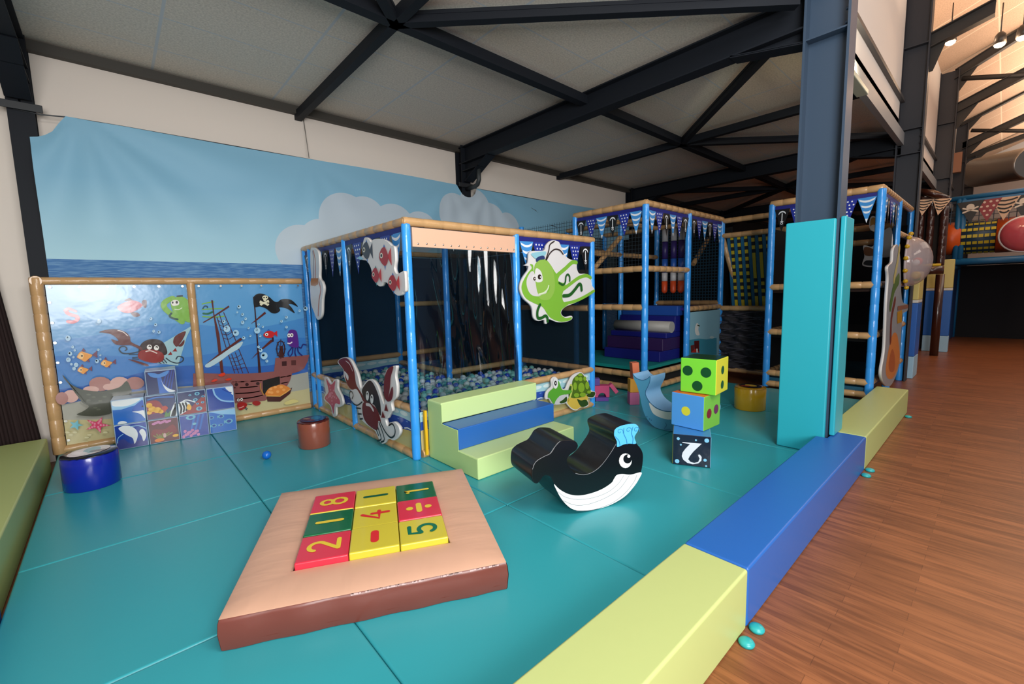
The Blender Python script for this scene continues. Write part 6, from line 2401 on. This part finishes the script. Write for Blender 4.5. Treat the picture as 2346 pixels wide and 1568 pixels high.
for a_, b_, m in (((XG, yR, zd - 0.04), (XG + 2.4, yL + 0.4, zd + 0.0), mat('14507a', .5)),):
    g = G()
    g.box(a_, b_, m)
    obj('deck', g, gan)
g = G()
g.box((XG + 2.3, yR - 1.0, Z_FLOOR + .002), (XG + 2.34, yL + 0.4, zd - 0.05), mat('15151a', 0.9))
obj('dark_backing', g, gan)  # dark sheet added for the gloom under the deck
g = G()
g.box((XG + 0.1, yL - 0.02, Z_FLOOR + .02), (XG + 2.3, yL + 0.0, zd - 0.1), mat('123f7a', 0.7))
obj('shade_side', g, gan)  # solid side added to keep light out from under the deck
g = G()
g.box((XG + .06, yR, ztop - 0.72), (XG + .062, yL + 0.2, ztop - 0.05), netmat('4a5a6a', 0.12, 0.12, 'yz'))
g.box((XG + .06, yR, zd + 0.6), (XG + .062, yL + 0.2, ztop - 0.72), netmat('9a9a9c', 0.12, 0.5, 'yz'))
obj('safety_net', g, gan)
ta, tb = at(2160, 548, 'x', XG + 0.3), at(2352, 548, 'x', XG + 0.3)
tr_ = (at(2200, 508, 'x', XG + 0.3).z - at(2200, 584, 'x', XG + 0.3).z) / 2
tz = (at(2200, 508, 'x', XG + 0.3).z + at(2200, 584, 'x', XG + 0.3).z) / 2
u0, u1 = at(2203, 548, 'x', XG + .3).y, at(2282, 548, 'x', XG + .3).y
ORG = mat('d2581a', 0.4)
for q0, q1 in ((ta.y, u0), (u1, tb.y - 0.4)):
    g = G()
    g.tube([(XG + 0.3, q0, tz), (XG + 0.3, q1, tz)], tr_, ORG, 32)
    obj('tunnel_tube', g, gan, 'orange tunnel section')
g = G()
g.tube([(XG + 0.3, u0, tz), (XG + 0.3, u1, tz)], tr_ * 0.95, mat('24405a', .5), 32)
for k in range(16):
    a = 2 * math.pi * k / 16
    for s in range(6):
        c = Vector((XG + 0.3 + tr_ * math.cos(a), u0 + (u1 - u0) * (s + 0.5) / 6, tz + tr_ * math.sin(a)))
        nrm = Vector((math.cos(a), 0, math.sin(a)))
        e = Vector((0, 1, 0))
        w_ = abs(u1 - u0) / 15
        tt = Vector((-math.sin(a), 0, math.cos(a))) * tr_ * 0.09
        g.face([c - e * w_ - tt, c + e * w_ - tt, c + e * w_ + tt, c - e * w_ + tt], mat('bfae2a', .5))
obj('woven_tunnel', g, gan, 'yellow and blue woven net tunnel')
bunting((XG - 0.1, at(2206, 458, 'x', XG).y, ztop - 0.06), (XG - 0.1, yR, ztop - 0.04), ['skull', 'dots', 'stripe', 'skull', 'dots', 'stripe'], 'red and cream pirate pennants under the top rail of the far blue gantry', (-1, 0, 0), hdr=GB, pens=PEN2)
# red bowl
rc = at(2348, 536, 'x', 12.6)
rr = (rc - at(2290, 536, 'x', 12.6)).length
t = thing('bubble_window', 'round red tinted bubble window with a white rim on the far blue gantry', 'bubble', rc)
g = G()
g.lathe([(rr * math.cos(a), rr * 0.5 * math.sin(a)) for a in [math.radians(88 * k / 8) for k in range(9)]], mat('b8505c', 0.12, coat=.6), n=40, closed=False)
g.bm.transform(Matrix.Rotation(math.radians(-90), 4, 'Y'))
obj('dome', g, t, local=True)
g = G()
ring = [(0, rr * math.cos(2 * math.pi * k / 32), rr * math.sin(2 * math.pi * k / 32)) for k in range(33)]
g.tube(ring, rr * 0.07, mat('d8d4d6', .3), 8, caps=False)
obj('rim', g, t, local=True)
# air duct
da, db = at(2236, 396, 'x', 19.5), at(2365, 372, 'x', 18)
g = G()
n = 40
g.tube([da.lerp(db, k / n) for k in range(n + 1)], [0.42 + 0.035 * (k % 2) for k in range(n + 1)], mat('a8a6a2', 0.35, metal=0.8), 20)
obj('air_duct', g, None, 'large silver ribbed ventilation duct under the far hall roof', 'duct')
g = G()
c = at(2181, 374, 'x', 16.9)
g.box((c.x, c.y - 0.2, c.z - 0.28), (c.x + 0.2, c.y + 0.2, c.z + 0.28), mat('a87c62', 0.6))
obj('wall_speaker', g, None, 'small pinkish box fixed high on the far dark column', 'speaker box')
